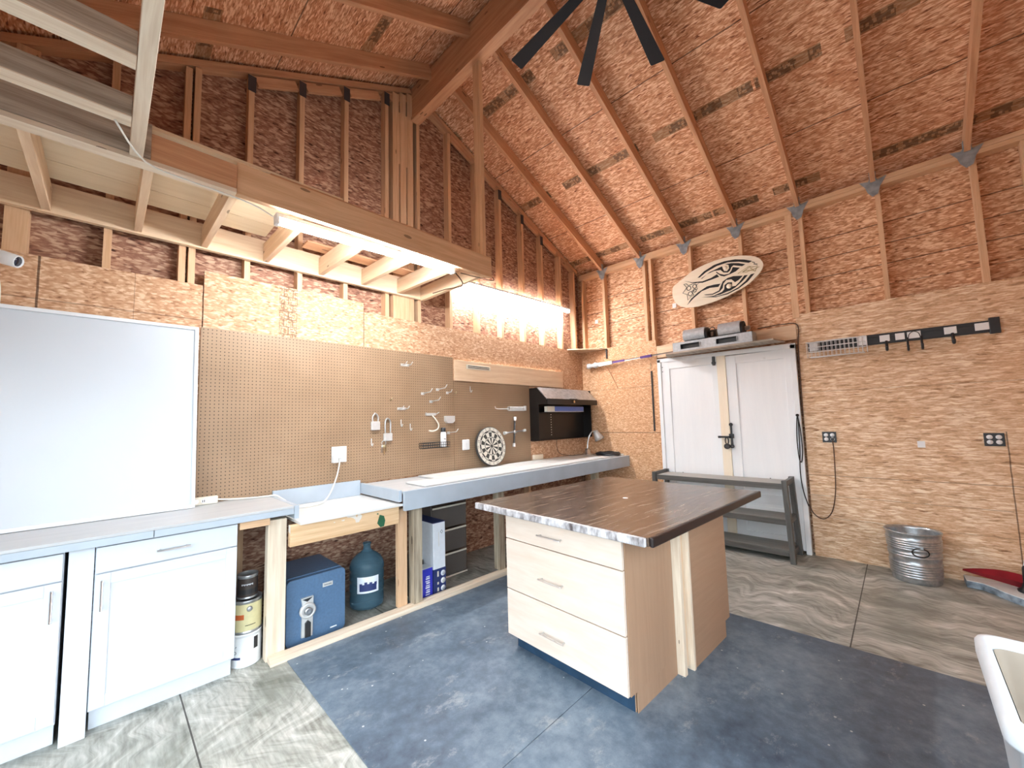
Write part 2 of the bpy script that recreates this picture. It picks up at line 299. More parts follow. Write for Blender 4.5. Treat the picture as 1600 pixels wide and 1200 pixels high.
# ------------------------------------------------------------------ geometry helpers
class MB:
    """collects shapes for ONE mesh, with wood grain running along u"""
    def __init__(s): s.bm = bmesh.new(); s.uvl = s.bm.loops.layers.uv.new('uv')
    def box(s, lo, hi, R=None, o=None, grain=None, world=False, mi=0, rnd=True):
        lo = Vector(lo); hi = Vector(hi); sz = hi - lo; c = (lo + hi) / 2
        g = grain if grain is not None else max(range(3), key=lambda i: sz[i])
        ro = (random.uniform(0, 20), random.uniform(0, 20)) if (rnd and not world) else (0, 0)
        vs_ = []
        for i in range(8):
            vs_.append(Vector(((hi if i & 1 else lo).x, (hi if i & 2 else lo).y, (hi if i & 4 else lo).z)))
        F = [((0, 2, 3, 1), 2), ((4, 5, 7, 6), 2), ((0, 1, 5, 4), 1), ((2, 6, 7, 3), 1), ((0, 4, 6, 2), 0), ((1, 3, 7, 5), 0)]
        bv = []
        for v in vs_:
            w = v.copy()
            if R is not None:
                base = Vector(o) if o is not None else c
                w = R @ (v - base) + base
            bv.append(s.bm.verts.new(w))
        for idx, ax in F:
            f = s.bm.faces.new([bv[i] for i in idx]); f.material_index = mi
            oth = [a for a in range(3) if a != ax]
            if world: ua, va = oth
            else:
                ua = g if g in oth else oth[0]; va = [a for a in oth if a != ua][0]
            for l, i in zip(f.loops, idx): l[s.uvl].uv = (vs_[i][ua] + ro[0], vs_[i][va] + ro[1])
        return s
    def beam(s, p0, p1, w, h, up=(0, 0, 1), mi=0):
        """bar from p0 to p1, h along up, w across"""
        p0 = Vector(p0); p1 = Vector(p1); d = (p1 - p0); L = d.length; d.normalize()
        side = d.cross(Vector(up)).normalized(); u2 = side.cross(d).normalized()
        ro = (random.uniform(0, 20), random.uniform(0, 20)); bv = []; loc = []
        for i in range(8):
            a = L if i & 1 else 0; b = (w / 2 if i & 2 else -w / 2); c = (h / 2 if i & 4 else -h / 2)
            loc.append((a, b, c)); bv.append(s.bm.verts.new(p0 + d * a + side * b + u2 * c))
        for idx, ax in [((0, 2, 3, 1), 2), ((4, 5, 7, 6), 2), ((0, 1, 5, 4), 1), ((2, 6, 7, 3), 1), ((0, 4, 6, 2), 0), ((1, 3, 7, 5), 0)]:
            f = s.bm.faces.new([bv[i] for i in idx]); f.material_index = mi
            ua, va = [a for a in range(3) if a != ax]
            for l, i in zip(f.loops, idx): l[s.uvl].uv = (loc[i][ua] + ro[0], loc[i][va] + ro[1])
        return s
    def face(s, pts, mi=0, uv=None):
        f = s.bm.faces.new([s.bm.verts.new(Vector(p)) for p in pts]); f.material_index = mi
        f.normal_update(); n = f.normal; ax = max(range(3), key=lambda i: abs(n[i])); a, b = [i for i in range(3) if i != ax]
        for k, l in enumerate(f.loops): l[s.uvl].uv = uv[k] if uv else (pts[k][a], pts[k][b])
        return s
    def prism(s, pts, vec, mi=0):
        """extrude a planar polygon along vec"""
        vec = Vector(vec); P = [Vector(p) for p in pts]; n = len(P)
        s.face(P, mi); s.face([p + vec for p in reversed(P)], mi)
        for i in range(n): s.face([P[(i + 1) % n], P[i], P[i] + vec, P[(i + 1) % n] + vec], mi)
        return s
    def lathe(s, prof, c=(0, 0, 0), n=32, mi=0, R=None, smooth=True, a0=0, a1=2 * math.pi):
        c = Vector(c); rings = []; full = abs(a1 - a0 - 2 * math.pi) < 1e-6; k = n if full else n + 1
        for (r, z) in prof:
            ring = []
            for i in range(k):
                a = a0 + (a1 - a0) * i / n; v = Vector((r * math.cos(a), r * math.sin(a), z))
                if R is not None: v = R @ v
                ring.append(s.bm.verts.new(c + v))
            rings.append(ring)
        for j in range(len(prof) - 1):
            for i in range(n):
                a, b = rings[j][i], rings[j][(i + 1) % k]; d, e = rings[j + 1][i], rings[j + 1][(i + 1) % k]
                try: f = s.bm.faces.new([a, b, e, d]); f.smooth = smooth; f.material_index = mi
                except ValueError: continue
                for l, q in zip(f.loops, ((i, j), (i + 1, j), (i + 1, j + 1), (i, j + 1))): l[s.uvl].uv = (q[0] * .05, q[1] * .05)
        return s
    def cyl(s, p0, p1, r, r2=None, n=16, mi=0, caps=True):
        p0 = Vector(p0); p1 = Vector(p1); d = p1 - p0; L = d.length; R = d.to_track_quat('Z', 'Y').to_matrix(); r2 = r if r2 is None else r2
        prof = [(1e-5, 0)] if caps else []
        prof += [(r, 0), (r, 0), (r2, L), (r2, L)] + ([(1e-5, L)] if caps else [])
        return s.lathe(prof, p0, n, mi, R)
    def tube(s, pts, r, n=8, mi=0, closed=False, smooth_steps=0):
        P = [Vector(p) for p in pts]
        if smooth_steps:
            Q = []; k = len(P); rng = range(k if closed else k - 1)
            for i in rng:
                g = (lambda j: P[j % k]) if closed else (lambda j: P[max(0, min(k - 1, j))])
                a, b, c, d = g(i - 1), g(i), g(i + 1), g(i + 2)
                for q in range(smooth_steps):
                    t = q / smooth_steps
                    Q.append(0.5 * ((2 * b) + (c - a) * t + (2 * a - 5 * b + 4 * c - d) * t * t + (3 * b - a - 3 * c + d) * t ** 3))
            if not closed: Q.append(P[-1])
            P = Q
        k = len(P); rings = []; prev = None
        for i in range(k):
            if closed: d = (P[(i + 1) % k] - P[i - 1]).normalized()
            else: d = (P[min(k - 1, i + 1)] - P[max(0, i - 1)]).normalized()
            if prev is None: a = d.orthogonal().normalized()
            else:
                a = prev - d * prev.dot(d)
                a = a.normalized() if a.length > 1e-6 else d.orthogonal().normalized()
            prev = a; b = d.cross(a)
            rings.append([s.bm.verts.new(P[i] + a * r * math.cos(2 * math.pi * j / n) + b * r * math.sin(2 * math.pi * j / n)) for j in range(n)])
        for i in range(k if closed else k - 1):
            A, B = rings[i], rings[(i + 1) % k]
            for j in range(n):
                f = s.bm.faces.new([A[j], A[(j + 1) % n], B[(j + 1) % n], B[j]]); f.smooth = True; f.material_index = mi
        if not closed:
            for rg in (rings[0][::-1], rings[-1]):
                f = s.bm.faces.new(rg); f.material_index = mi
        return s
    def xf(s, mat): s.bm.transform(mat); return s
    def build(s, name, mats, parent=None, bevel=0.0, seg=2, loc=None, norm=True):
        if norm: bmesh.ops.recalc_face_normals(s.bm, faces=s.bm.faces)
        me = bpy.data.meshes.new(name); s.bm.to_mesh(me); s.bm.free()
        for x in (mats if isinstance(mats, (list, tuple)) else [mats]): me.materials.append(x)
        o = bpy.data.objects.new(name, me); C.objects.link(o)
        if parent is not None:
            o.parent = parent
            if parent.get('_w'): o.matrix_parent_inverse = pinv(parent)
        if loc is not None: o.location = loc
        if bevel:
            b = o.modifiers.new('bevel', 'BEVEL'); b.width = bevel; b.segments = seg; b.limit_method = 'ANGLE'; b.angle_limit = math.radians(40)
        return o
def pinv(p): return (Matrix.Translation(p.location) @ p.rotation_euler.to_matrix().to_4x4()).inverted()
def tag(o, label, cat, group=None):
    o['label'] = label; o['category'] = cat
    if group: o['group'] = group
    return o
def thing(name, label, cat, loc=(0, 0, 0), rz=0.0, group=None, local=False):
    o = bpy.data.objects.new(name, None); o.empty_display_size = 0.05; C.objects.link(o)
    o.location = loc; o.rotation_euler = (0, 0, rz); o['_w'] = 0 if local else 1; return tag(o, label, cat, group)
def struct(o): o['kind'] = 'structure'; return o
def text_mesh(txt, size, ext=0.0004, bold=0.0):
    cu = bpy.data.curves.new('t', 'FONT'); cu.body = txt; cu.size = size; cu.extrude = ext; cu.align_x = 'CENTER'; cu.align_y = 'CENTER'; cu.offset = bold
    o = bpy.data.objects.new('t', cu); C.objects.link(o); bpy.context.view_layer.update()
    me = bpy.data.meshes.new_from_object(o.evaluated_get(bpy.context.evaluated_depsgraph_get()))
    bpy.data.objects.remove(o); return me
def text(name, items, mat, parent):
    """items: (text, size, position, x axis, y axis); one mesh"""
    bm = bmesh.new()
    for tx, size, pos, xa, ya in items:
        me = text_mesh(tx, size); xa = Vector(xa).normalized(); ya = Vector(ya).normalized(); za = xa.cross(ya)
        mt = Matrix.Identity(4)
        for i in range(3): mt[i][0] = xa[i]; mt[i][1] = ya[i]; mt[i][2] = za[i]; mt[i][3] = pos[i]
        me.transform(mt); bm.from_mesh(me); bpy.data.meshes.remove(me)
    me = bpy.data.meshes.new(name); bm.to_mesh(me); bm.free(); me.materials.append(mat)
    o = bpy.data.objects.new(name, me); C.objects.link(o); o.parent = parent
    if parent.get('_w'): o.matrix_parent_inverse = pinv(parent)
    return o

# ================================================================== THE SETTING
YF, XL, XR, RX = -4.42, -6.05, 0.0, -2.98
zr = lambda x: (3.84 - 0.43 * x) if x >= RX else (5.12 - 0.49 * (RX - x))
th = math.atan(0.43); tl = math.atan(0.49)
floor = struct(MB().box((XL - 0.1, -5.6, -0.06), (0.12, 0.12, 0), world=True).build('floor', M['ply_floor']))

# --- back (gable) wall
wb = struct(MB().prism([(XL, .10, 0), (0.1, .10, 0), (0.1, .10, 3.84), (RX, .10, 5.12), (XL, .10, zr(XL))], (0, .02, 0)).build('wall_back', M['osb_gable_shaded']))
def osbp(name, lo, hi, mat, par): return MB().box(lo, hi, world=True).build(name, M[mat], par)
osbp('osb_panel', (XL, 0, .80), (-4.748, .011, 2.489), 'osb_flake', wb)
osbp('osb_panel', (-4.742, 0, .80), (-3.556, .011, 2.60), 'osb_flake', wb)
osbp('osb_panel', (-3.550, 0, .80), (-0.002, .011, 2.515), 'osb_flake', wb)
def gtop(x): return zr(x) - 0.10
gx = [-5.60, -5.235, -4.868, -4.815, -4.48, -4.105, -3.72, -3.31, -2.945, -2.53, -2.12, -1.72, -1.30, -.895, -.47, -.12]
for x in gx:
    w = 0.045 if x == -5.60 else 0.019
    m_ = MB().box((x - w, .012, 0 if x in (-4.48, -1.30) else .78), (x + w, .10, gtop(x)), grain=2)
    m_.build('stud', M['pine'], wb)
for x in (-3.212, -3.128, -3.044): MB().box((x - .034, .008, .78), (x + .034, .10, gtop(x)), grain=2).build('stud', M['pine'], wb)
MB().box((-3.245, .012, 4.15), (-3.01, .09, 4.72), grain=2).box((-3.245, .012, 2.2), (-3.01, .09, 3.45), grain=2).build('blocking', M['pine'], wb)
# sloped plates following the rake
for xa, xb in ((-0.02, RX + 0.05), (RX - 0.05, XL)):
    MB().beam((xa, .055, zr(xa) - .055), (xb, .055, zr(xb) - .055), .088, .05).build('sloped_plate', M['pine_warm'], wb)
for i, x in enumerate([-4.48, -4.105, -3.72, -3.31]):
    MB().beam((x + .03, .03, zr(x) - .13), (x + .33, .03, zr(x + .30) - .13), .03, .075).build('blocking', M['pine_warm'], wb)
for i, x in enumerate([-2.53, -2.12, -1.72, -1.30, -.895]):
    MB().beam((x + .03, .03, zr(x) - .12), (x + .34, .03, zr(x + .31) - .12), .03, .07).build('blocking', M['pine_warm'], wb)
def tie(px, py, pz, axis, par):
    m_ = MB()
    if axis == 'y':   # on the gable
        m_.box((px - .028, py - .004, pz - .11), (px + .028, py, pz + .02), rnd=False)
    else:
        m_.prism([(px, py - .10, pz + .045), (px, py - .035, pz + .03), (px, py - .02, pz + .055), (px, py + .02, pz + .055), (px, py + .035, pz + .03), (px, py + .10, pz + .045), (px, py + .06, pz - .02), (px, py + .045, pz - .08), (px, py + .012, pz - .13), (px, py - .03, pz - .11), (px, py - .05, pz - .04)], (-.003, 0, 0))
        m_.box((px - .05, py - .004 - .02, pz + .02), (px, py - .02, pz + .10), rnd=False)
        m_.box((px - .05, py + .02, pz + .02), (px, py + .024, pz + .10), rnd=False)
    return m_.build('tie_plate', M['plate_dark'] if axis == 'y' else M['plate'], par)
for x in (-4.48, -4.105, -3.72, -3.31, -2.12, -1.72, -1.30, -.895): tie(x, .010, gtop(x) - .03, 'y', wb)

# --- right wall (with the double door)
wr = struct(MB().box((.10, YF, 0), (.12, .10, 3.84), world=True).build('wall_right', M['osb_sheath']))
osbp('osb_panel', (0, -1.20, 0), (.011, 0, 2.52), 'osb_right_near', wr)
osbp('osb_panel', (0, YF, 0), (.011, -2.765, 2.535), 'osb_right', wr)
MB().box((.0, -2.76, 2.27), (.03, -1.205, 2.43), grain=1).build('door_header', M['pine_pale'], wr)
MB().box((-.006, -2.80, 2.50), (.012, -2.74, 3.66), grain=2).build('trim_batten', M['pine'], wr)
ry = [-.425 - .6096 * i for i in range(7)]
for y in [-.045, -.425, -1.075, -1.165, -1.70, -2.285, -2.875, -3.495, -4.11, -4.39]:
    MB().box((.012, y - .019, 2.35 if y < -1.2 and y > -2.8 else 2.2), (.10, y + .019, 3.70), grain=2).build('stud', M['pine'], wr)
MB().box((.0, YF, 3.665), (.10, 0.0, 3.705), grain=1).box((.0, YF, 3.708), (.10, 0.0, 3.75), grain=1).build('top_plate', M['pine'], wr)
for y in ry: tie(-.002, y, 3.70, 'x', wr)
for (y, z) in ((-.23, 2.98), (-1.44, 2.96)):      # small framed stickers
    MB().box((.095, y - .025, z - .03), (.0995, y + .025, z + .03)).build('sticker', M['sticker'], wr)

# --- left wall and the front wall round the open garage doorway (behind the camera)
wl = struct(MB().box((XL - .12, -1.15, 0), (XL - .10, .10, 3.62), world=True).box((XL - .12, YF, 2.45), (XL - .10, -1.15, 3.62), world=True).box((XL - .12, YF, 0), (XL - .10, -4.25, 2.45), world=True).build('wall_left', M['osb_sheath']))
for i in range(12): MB().box((XL - .10, -.1 - i * .38 - .019, 0 if i < 3 or i > 10 else 2.45), (XL - .012, -.1 - i * .38 + .019, 3.55), grain=2).build('stud', M['pine'], wl)
wf = struct(MB().prism([(XL, YF - .02, 2.6), (0.1, YF - .02, 2.6), (0.1, YF - .02, 3.84), (RX, YF - .02, 5.12), (XL, YF - .02, zr(XL))], (0, -.02, 0))
     .box((-3.3, YF - .04, 0), (.1, YF - .02, 2.6), world=True).build('wall_front', M['osb_sheath']))

# --- roof: sheathing, rafters, ridge
def slab(right):
    """roof deck as a sloped sheet; u along the ridge, v up the slope"""
    m_ = MB(); sx = 1 if right else -1
    if right: pts = [(0.12, .12), (0.12, YF), (RX, YF), (RX, .12)]
    else: pts = [(XL - .12, YF), (XL - .12, .12), (RX, .12), (RX, YF)]
    c_ = math.cos(th if right else tl)
    low = [(x, y, zr(x)) for x, y in pts]; up = [(x, y, z + .016) for x, y, z in low]
    uvs = [(y, (-x if right else x - XL) / c_) for x, y in pts]
    m_.face(low, uv=uvs); m_.face(up[::-1], uv=uvs[::-1])
    for i in range(4):
        j = (i + 1) % 4; m_.face([low[j], low[i], up[i], up[j]], uv=[uvs[j], uvs[i], uvs[i], uvs[j]])
    return m_
ce = struct(slab(True).build('ceiling', M['osb_roof']))
slab(False).build('left_roof_deck', M['osb_roof'], ce)
for i, y in enumerate(ry):
    MB().beam((.0, y, zr(0) - .073), (RX + .04, y, zr(RX + .04) - .073), .038, .128).build('rafter', M['pine_warm'], ce)
for i in range(7):
    y = -.34 - .61 * i
    MB().beam((XL, y, zr(XL) - .075), (RX - .04, y, zr(RX - .04) - .075), .038, .132).build('rafter', M['pine_warm'], ce)
MB().box((RX - .038, YF, 4.74), (RX + .038, .098, 5.08), grain=1).box((RX - .05, YF, 4.70), (RX + .05, .012, 4.738), grain=1).build('ridge_beam', M['pine_warm'], ce)
# short packing pieces and the doubled rafter end beside the fan
MB().beam((-1.93, ry[3] + .034, zr(-1.93) - .085), (-2.60, ry[3] + .034, zr(-2.60) - .085), .030, .128).build('sistered_rafter', M['pine'], ce)
MB().box((.045, YF, 0), (.098, YF + .05, 3.7), grain=2).build('corner_post', M['pine'], wr)

# --- double door
d1 = struct(bpy.data.objects.new('door_1', None)); C.objects.link(d1); d1.location = (0, -1.98, 0); d1['_w'] = 1
fr = MB()
fr.box((-.035, -1.262, 0), (.03, -1.215, 2.235), grain=2).box((-.035, -2.742, 0), (.03, -2.695, 2.215), grain=2)
fr.prism([(-.035, -1.215, 2.200), (-.035, -1.215, 2.246), (-.035, -2.742, 2.226), (-.035, -2.742, 2.172)], (.065, 0, 0))
fr.build('door_frame', M['doorwhite'], d1, .003)
def leaf(ya, yb, z1):
    m_ = MB().box((-.010, yb, .03), (.02, ya, z1), grain=2)
    st = .105
    m_.box((-.022, ya - st, .03), (-.008, ya, z1), grain=2).box((-.022, yb, .03), (-.008, yb + .06, z1), grain=2)
    m_.box((-.022, yb + .06, z1 - .10), (-.008, ya - st, z1), grain=1).box((-.022, yb + .06, .03), (-.008, ya - st, .16), grain=1)
    m_.box((-.022, yb + .06, .48), (-.008, ya - st, .58), grain=1)
    m_.box((-.015, yb + .10, .20), (-.006, ya - st - .04, .44), grain=1)
    return m_.build('door_leaf', M['doorwhite'], d1, .002)
l1 = leaf(-1.264, -1.950, 2.20); l2 = leaf(-2.050, -2.693, 2.175)
MB().box((-.032, -2.048, .03), (.02, -1.952, 2.185), grain=2).build('centre_post', M['boardwood'], d1, .002)
hp = MB()
hp.box((-.045, -2.075, 1.10), (-.034, -2.058, 1.37)).box((-.05, -2.06, 1.205), (-.032, -1.945, 1.225)).cyl((-.05, -2.066, 1.36), (-.035, -2.066, 1.36), .02).cyl((-.05, -2.066, 1.105), (-.035, -2.066, 1.105), .022).box((-.05, -2.09, 1.20), (-.03, -2.04, 1.25))
hp.cyl((-.06, -1.955, 1.215), (-.06, -1.925, 1.215), .013)
hp.build('door_latch', M['black'], d1)
pk = MB().tube([(-.055, -2.00, 1.19), (-.055, -2.00, 1.15), (-.055, -2.015, 1.13), (-.055, -2.03, 1.15), (-.055, -2.03, 1.19), (-.055, -2.015, 1.21)], .006, closed=True, smooth_steps=4).cyl((-.07, -2.015, 1.105), (-.04, -2.015, 1.105), .032)
tag(pk.build('padlock', M['black']), 'black round padlock hanging on the latch of the white double door', 'padlock')
MB().box((-.04, -1.935, 2.08), (-.022, -1.905, 2.19)).cyl((-.045, -1.92, 2.11), (-.02, -1.92, 2.11), .022).build('door_bolt', M['black'], d1, .003)
MB().cyl((-.03, -2.45, 2.10), (-.016, -2.45, 2.10), .012).box((-.02, -2.50, 2.085), (-.015, -2.40, 2.10)).build('coat_peg', M['doorwhite'], d1)
for (y, z) in ((-1.285, .76), (-1.285, .73), (-1.34, .755), (-1.47, .76), (-2.42, .76), (-2.60, .76), (-1.28, 2.13), (-1.28, 2.07)):
    MB().cyl((-.027, y, z), (-.0205, y, z), .006, n=8).build('bolt_head', M['black'], d1)

# ================================================================== OVERHEAD LOFT
lf = thing('storage_loft', 'pine-framed overhead storage rack hung on the gable wall above the pegboard', 'rack', (-4.5, -.5, 2.72))
LX1 = -2.965
MB().box((XL + .02, -.04, 2.745), (LX1, -.002, 2.925), grain=0).build('back_beam', M['pine_pale'], lf, .002)
MB().box((-4.76, -1.075, 2.70), (LX1 + .045, -1.037, 2.875), grain=0).build('front_beam', M['pine'], lf, .002)
MB().box((-5.10, -1.094, 2.715), (-4.765, -1.076, 2.845), grain=0).build('scab_board', M['pine_warm'], lf, .001)
MB().box((XL + .02, -1.10, 2.715), (-5.10, -1.058, 2.885), grain=0).build('weathered_beam', M['weathered'], lf, .002)
MB().box((XL + .02, -1.10, 2.69), (-4.765, -1.03, 2.713), grain=0).build('pale_edge', M['pine_bare'], lf, .001)
MB().box((LX1 - .0, -1.036, 2.73), (LX1 + .038, -.042, 2.87), grain=1).build('end_joist', M['pine_pale'], lf, .002)
for x in (-5.49, -5.10, -4.755, -4.37, -3.955, -3.58, -3.215):
    MB().beam((x, -1.036, 2.795), (x, -.042, 2.825), .038, .14).build('joist', M['pine_pale'], lf, .002)
for k, (y0, y1, xe) in enumerate([(-1.03, -.70, -4.18), (-.69, -.38, -4.25), (-.36, -.14, -4.40)]):
    MB().box((XL + .05, y0, 2.905 if k < 2 else 2.912), (xe, y1, 2.922 if k < 2 else 2.929), grain=0).build('deck_board', M['ply_cream'], lf)
MB().box((-4.6, -1.06, 2.876), (-3.35, -1.02, 2.892), grain=0).build('edge_strip', M['pine_warm'], lf)
for i in range(1):
    pp = MB().box((-4.15, -.30 - .22 * i, 2.90), (LX1 - .1, -.16 - .22 * i, 2.915), grain=0)
    pp.build('deck_board', M['pine_warm'], lf)
tag(MB().box((RX + .0, -1.035, 2.88), (RX + .038, -.945, 4.698), grain=2).build('support_post', M['pine'], None, .002), 'tall pine post standing from the loft corner up to the ridge beam', 'post')
# framework reaching from the loft towards the garage doorway
fw = thing('ceiling_frame', 'pine hanging frame of two pale cross boards and one long rail at upper left', 'frame', (-5.5, -1.8, 2.7))
MB().box((-5.172, -3.2, 2.70), (-5.126, -1.102, 2.79), grain=1).build('rail', M['pine_bare'], fw, .002)
for y in (-1.335, -1.70):
    MB().box((XL, y - .07, 2.705), (-5.174, y, 2.79), grain=0).build('cross_board', M['weathered'], fw)
    MB().box((XL, y - .07, 2.700), (-5.174, y + .002, 2.7045), grain=0).build('pale_edge', M['pine_bare'], fw)
tag(MB().tube([(-5.22, -1.36, 2.690), (-5.12, -1.14, 2.675), (-4.95, -1.10, 2.672), (-4.78, -1.08, 2.675), (-4.66, -1.04, 2.680), (-4.57, -1.00, 2.672)], .004, smooth_steps=4).build('extension_cord', M['cord_white']),
    'thin cream cord running from the hanging frame to the left tube light', 'cord')

def tube_light(p0, p1, label, cord=None):
    t = thing('tube_light', label, 'tube light', ((Vector(p0) + Vector(p1)) / 2), 0, 'LED tube lights')
    p0 = Vector(p0); p1 = Vector(p1); d = (p1 - p0).normalized()
    MB().beam(p0 + Vector((0, 0, .028)), p1 + Vector((0, 0, .028)), .055, .024).build('housing', M['whiteplastic'], t, .003)
    MB().cyl(p0 + d * .02, p1 - d * .02, .021, n=20).build('diffuser', M['led'], t)
    for p, s in ((p0, 1), (p1, -1)): MB().beam(p, p + d * .02 * s, .05, .045).build('end_cap', M['whiteplastic'], t, .003)
tube_light((-4.56, -1.0, 2.652), (-3.27, -1.0, 2.685), 'lit LED tube light fixed under the front beam of the loft')
tube_light((-2.44, -.06, 3.04), (-.385, -.06, 3.09), 'long lit LED tube light across the gable studs left of the room corner')
tag(MB().tube([(-3.27, -.99, 2.70), (-3.1, -.9, 2.64), (-3.02, -.55, 2.71), (-3.06, -.4, 2.70)], .005, smooth_steps=6).build('extension_cord', M['cord_brown']), 'dark cord looping below the loft corner from the tube light', 'cord')
tag(MB().tube([(-3.2, -1.0, 2.69), (-2.95, -1.1, 2.66), (-2.92, -1.085, 2.70)], .004, smooth_steps=6).build('extension_cord', M['cord_brown']), 'short dark cord bent round the outer corner of the loft beam', 'cord')

# ================================================================== CEILING FAN
fan = thing('ceiling_fan', 'large black nine-bladed ceiling fan hanging from the ridge beam', 'ceiling fan', (-2.98, -2.35, 4.456))
MB().lathe([(1e-4, -.08), (.11, -.08), (.14, -.05), (.14, .05), (.10, .09), (1e-4, .09)], (-2.98, -2.35, 4.456), 32).build('motor_hub', M['fanblack'], fan)
MB().cyl((-2.98, -2.35, 4.54), (-2.98, -2.35, 4.70), .018).lathe([(.03, 0), (.07, .10), (.07, .135)], (-2.98, -2.35, 4.56), 24).build('down_rod', M['fanblack'], fan)
for k in range(9):
    a = math.radians((84.5, 44.9, 6.1, -29.4)[k] if k < 4 else -29.4 - 41.0 * (k - 3))
    Rz = Matrix.Rotation(a, 4, 'Z') @ Matrix.Rotation(math.radians(9), 4, 'X')
    b = MB(); b.prism([(.13, -.030, 0), (.13, .030, 0), (.94, .058, 0), (.95, .050, 0), (.95, -.050, 0), (.94, -.058, 0)], (0, 0, .006))
    b.xf(Matrix.Translation((-2.98, -2.35, 4.456)) @ Rz); b.build('blade', M['fanblack'], fan, .002)

# ================================================================== LEFT CABINETS AND WORKTOP
def bar_handle(m_, p0, p1, off=(0, -.028, 0), r=.0055, over=.015):
    p0 = Vector(p0); p1 = Vector(p1); d = (p1 - p0).normalized(); o_ = Vector(off)
    m_.cyl(p0 + o_ - d * over, p1 + o_ + d * over, r, n=12).cyl(p0, p0 + o_, r * .8, n=8).cyl(p1, p1 + o_, r * .8, n=8); return m_
def shaker(m_, x0, x1, z0, z1, y, st=.055):
    m_.box((x0, y, z0), (x1, y + .012, z1), grain=2)
    m_.box((x0, y - .007, z0), (x0 + st, y, z1)).box((x1 - st, y - .007, z0), (x1, y, z1)).box((x0 + st, y - .007, z0), (x1 - st, y, z0 + st)).box((x0 + st, y - .007, z1 - st), (x1 - st, y, z1))
    return m_
def base_cabinet(x0, x1, label, hx, drawer_h=True, zt=.895):
    t = thing('base_cabinet', label, 'cabinet', ((x0 + x1) / 2, -.3, 0), 0, 'white base cabinets')
    MB().box((x0, -.585, .11), (x1, -.015, zt)).box((x0 + .005, -.53, 0.0), (x1 - .005, -.50, .11)).build('body', M['white'], t, .002)
    dz = .762
    d = shaker(MB(), x0 + .003, x1 - .003, .122, dz - .006, -.597).build('door', M['white'], t, .0025)
    bar_handle(MB(), (hx, -.604, .60), (hx, -.604, .715)).build('handle', M['steel'], d)
    w = MB().box((x0 + .003, -.604, dz), (x1 - .003, -.586, zt - .008)).build('drawer', M['white'], t, .003)
    if drawer_h: bar_handle(MB(), ((x0 + x1) / 2 - .055 + .0, -.604, .822), ((x0 + x1) / 2 + .055, -.604, .822)).build('handle', M['steel'], w)
    return t
base_cabinet(-5.925, -5.313, 'white shaker base cabinet cut off by the left edge of the photo', -5.346, False)
base_cabinet(-5.210, -4.617, 'white shaker base cabinet right of the filler strip, next to the paint cans', -5.183)
tag(MB().box((-5.300, -.592, 0.0), (-5.213, -.53, .897), grain=2).build('filler_panel', M['white'], None, .002), 'white vertical filler panel between the two white base cabinets', 'panel')
wt = thing('worktop', 'grey painted worktop over the two white cabinets under the whiteboard', 'worktop', (-5.2, -.3, .90))
MB().box((XL + .02, -.640, .935), (-4.32, -.012, .950), grain=0).build('top', M['counter'], wt, .002)
MB().box((XL + .02, -.640, .898), (-5.00, -.615, .9345), grain=0).build('front_edge', M['bluegrey'], wt, .002)
MB().box((-4.997, -.640, .898), (-4.32, -.615, .9345), grain=0).build('front_edge', M['bluegrey'], wt, .002)
MB().box((-4.318, -.640, .866), (-4.290, -.042, .950), grain=1).build('end_edge', M['bluegrey'], wt, .002)
MB().box((-4.61, -.612, .85), (-4.45, -.585, .897), grain=0).build('front_rail', M['pine'], wt, .002)
# whiteboard leaning on the wall
wbd = thing('whiteboard', 'large white framed whiteboard leaning on the wall over the left worktop', 'whiteboard', (-5.4, -.1, .951))
lean = Matrix.Translation((0, -.15, .952)) @ Matrix.Rotation(-math.atan(.085), 4, 'X')
def W_(b): return b.xf(lean)
W_(MB().box((-5.985, .0, .0), (-4.770, .012, 1.222))).build('panel', M['wboard'], wbd)
for lo, hi in (((-5.985, -.010, .022), (-5.965, .016, 1.20)), ((-4.790, -.010, .022), (-4.770, .016, 1.20)), ((-5.985, -.010, 0), (-4.770, .016, .022)), ((-5.985, -.010, 1.20), (-4.770, .016, 1.222))):
    W_(MB().box(lo, hi)).build('frame_strip', M['wframe'], wbd, .002)
ps = thing('power_strip', 'cream power strip lying beside the whiteboard corner', 'power strip', (-4.7, -.07, .951))
MB().box((-4.775, -.085, .952), (-4.635, -.045, 1.002)).build('housing', M['cream'], ps, .004)
sk = MB()
for x in (-4.755, -4.715): sk.cyl((x, -.087, .977), (x, -.0845, .977), .014, n=16)
sk.build('socket', M['whiteplastic'], ps)
for x in (-4.722, -4.712): MB().box((x, -.0885, .97), (x + .004, -.087, .985)).build('slot', M['black'], ps)
tag(MB().tube([(-4.635, -.065, .975), (-4.55, -.06, .962), (-4.42, -.10, .958), (-4.34, -.12, .959), (-4.295, -.15, .960), (-4.262, -.18, .935), (-4.16, -.22, .862), (-4.0, -.20, .86), (-3.90, -.12, .90), (-3.82, -.06, 1.02), (-3.785, -.04, 1.14), (-3.785, -.03, 1.20)], .006, smooth_steps=6).build('extension_cord', M['cord_white']),
    'white cord drooping from the pegboard outlet down to the power strip', 'cord')

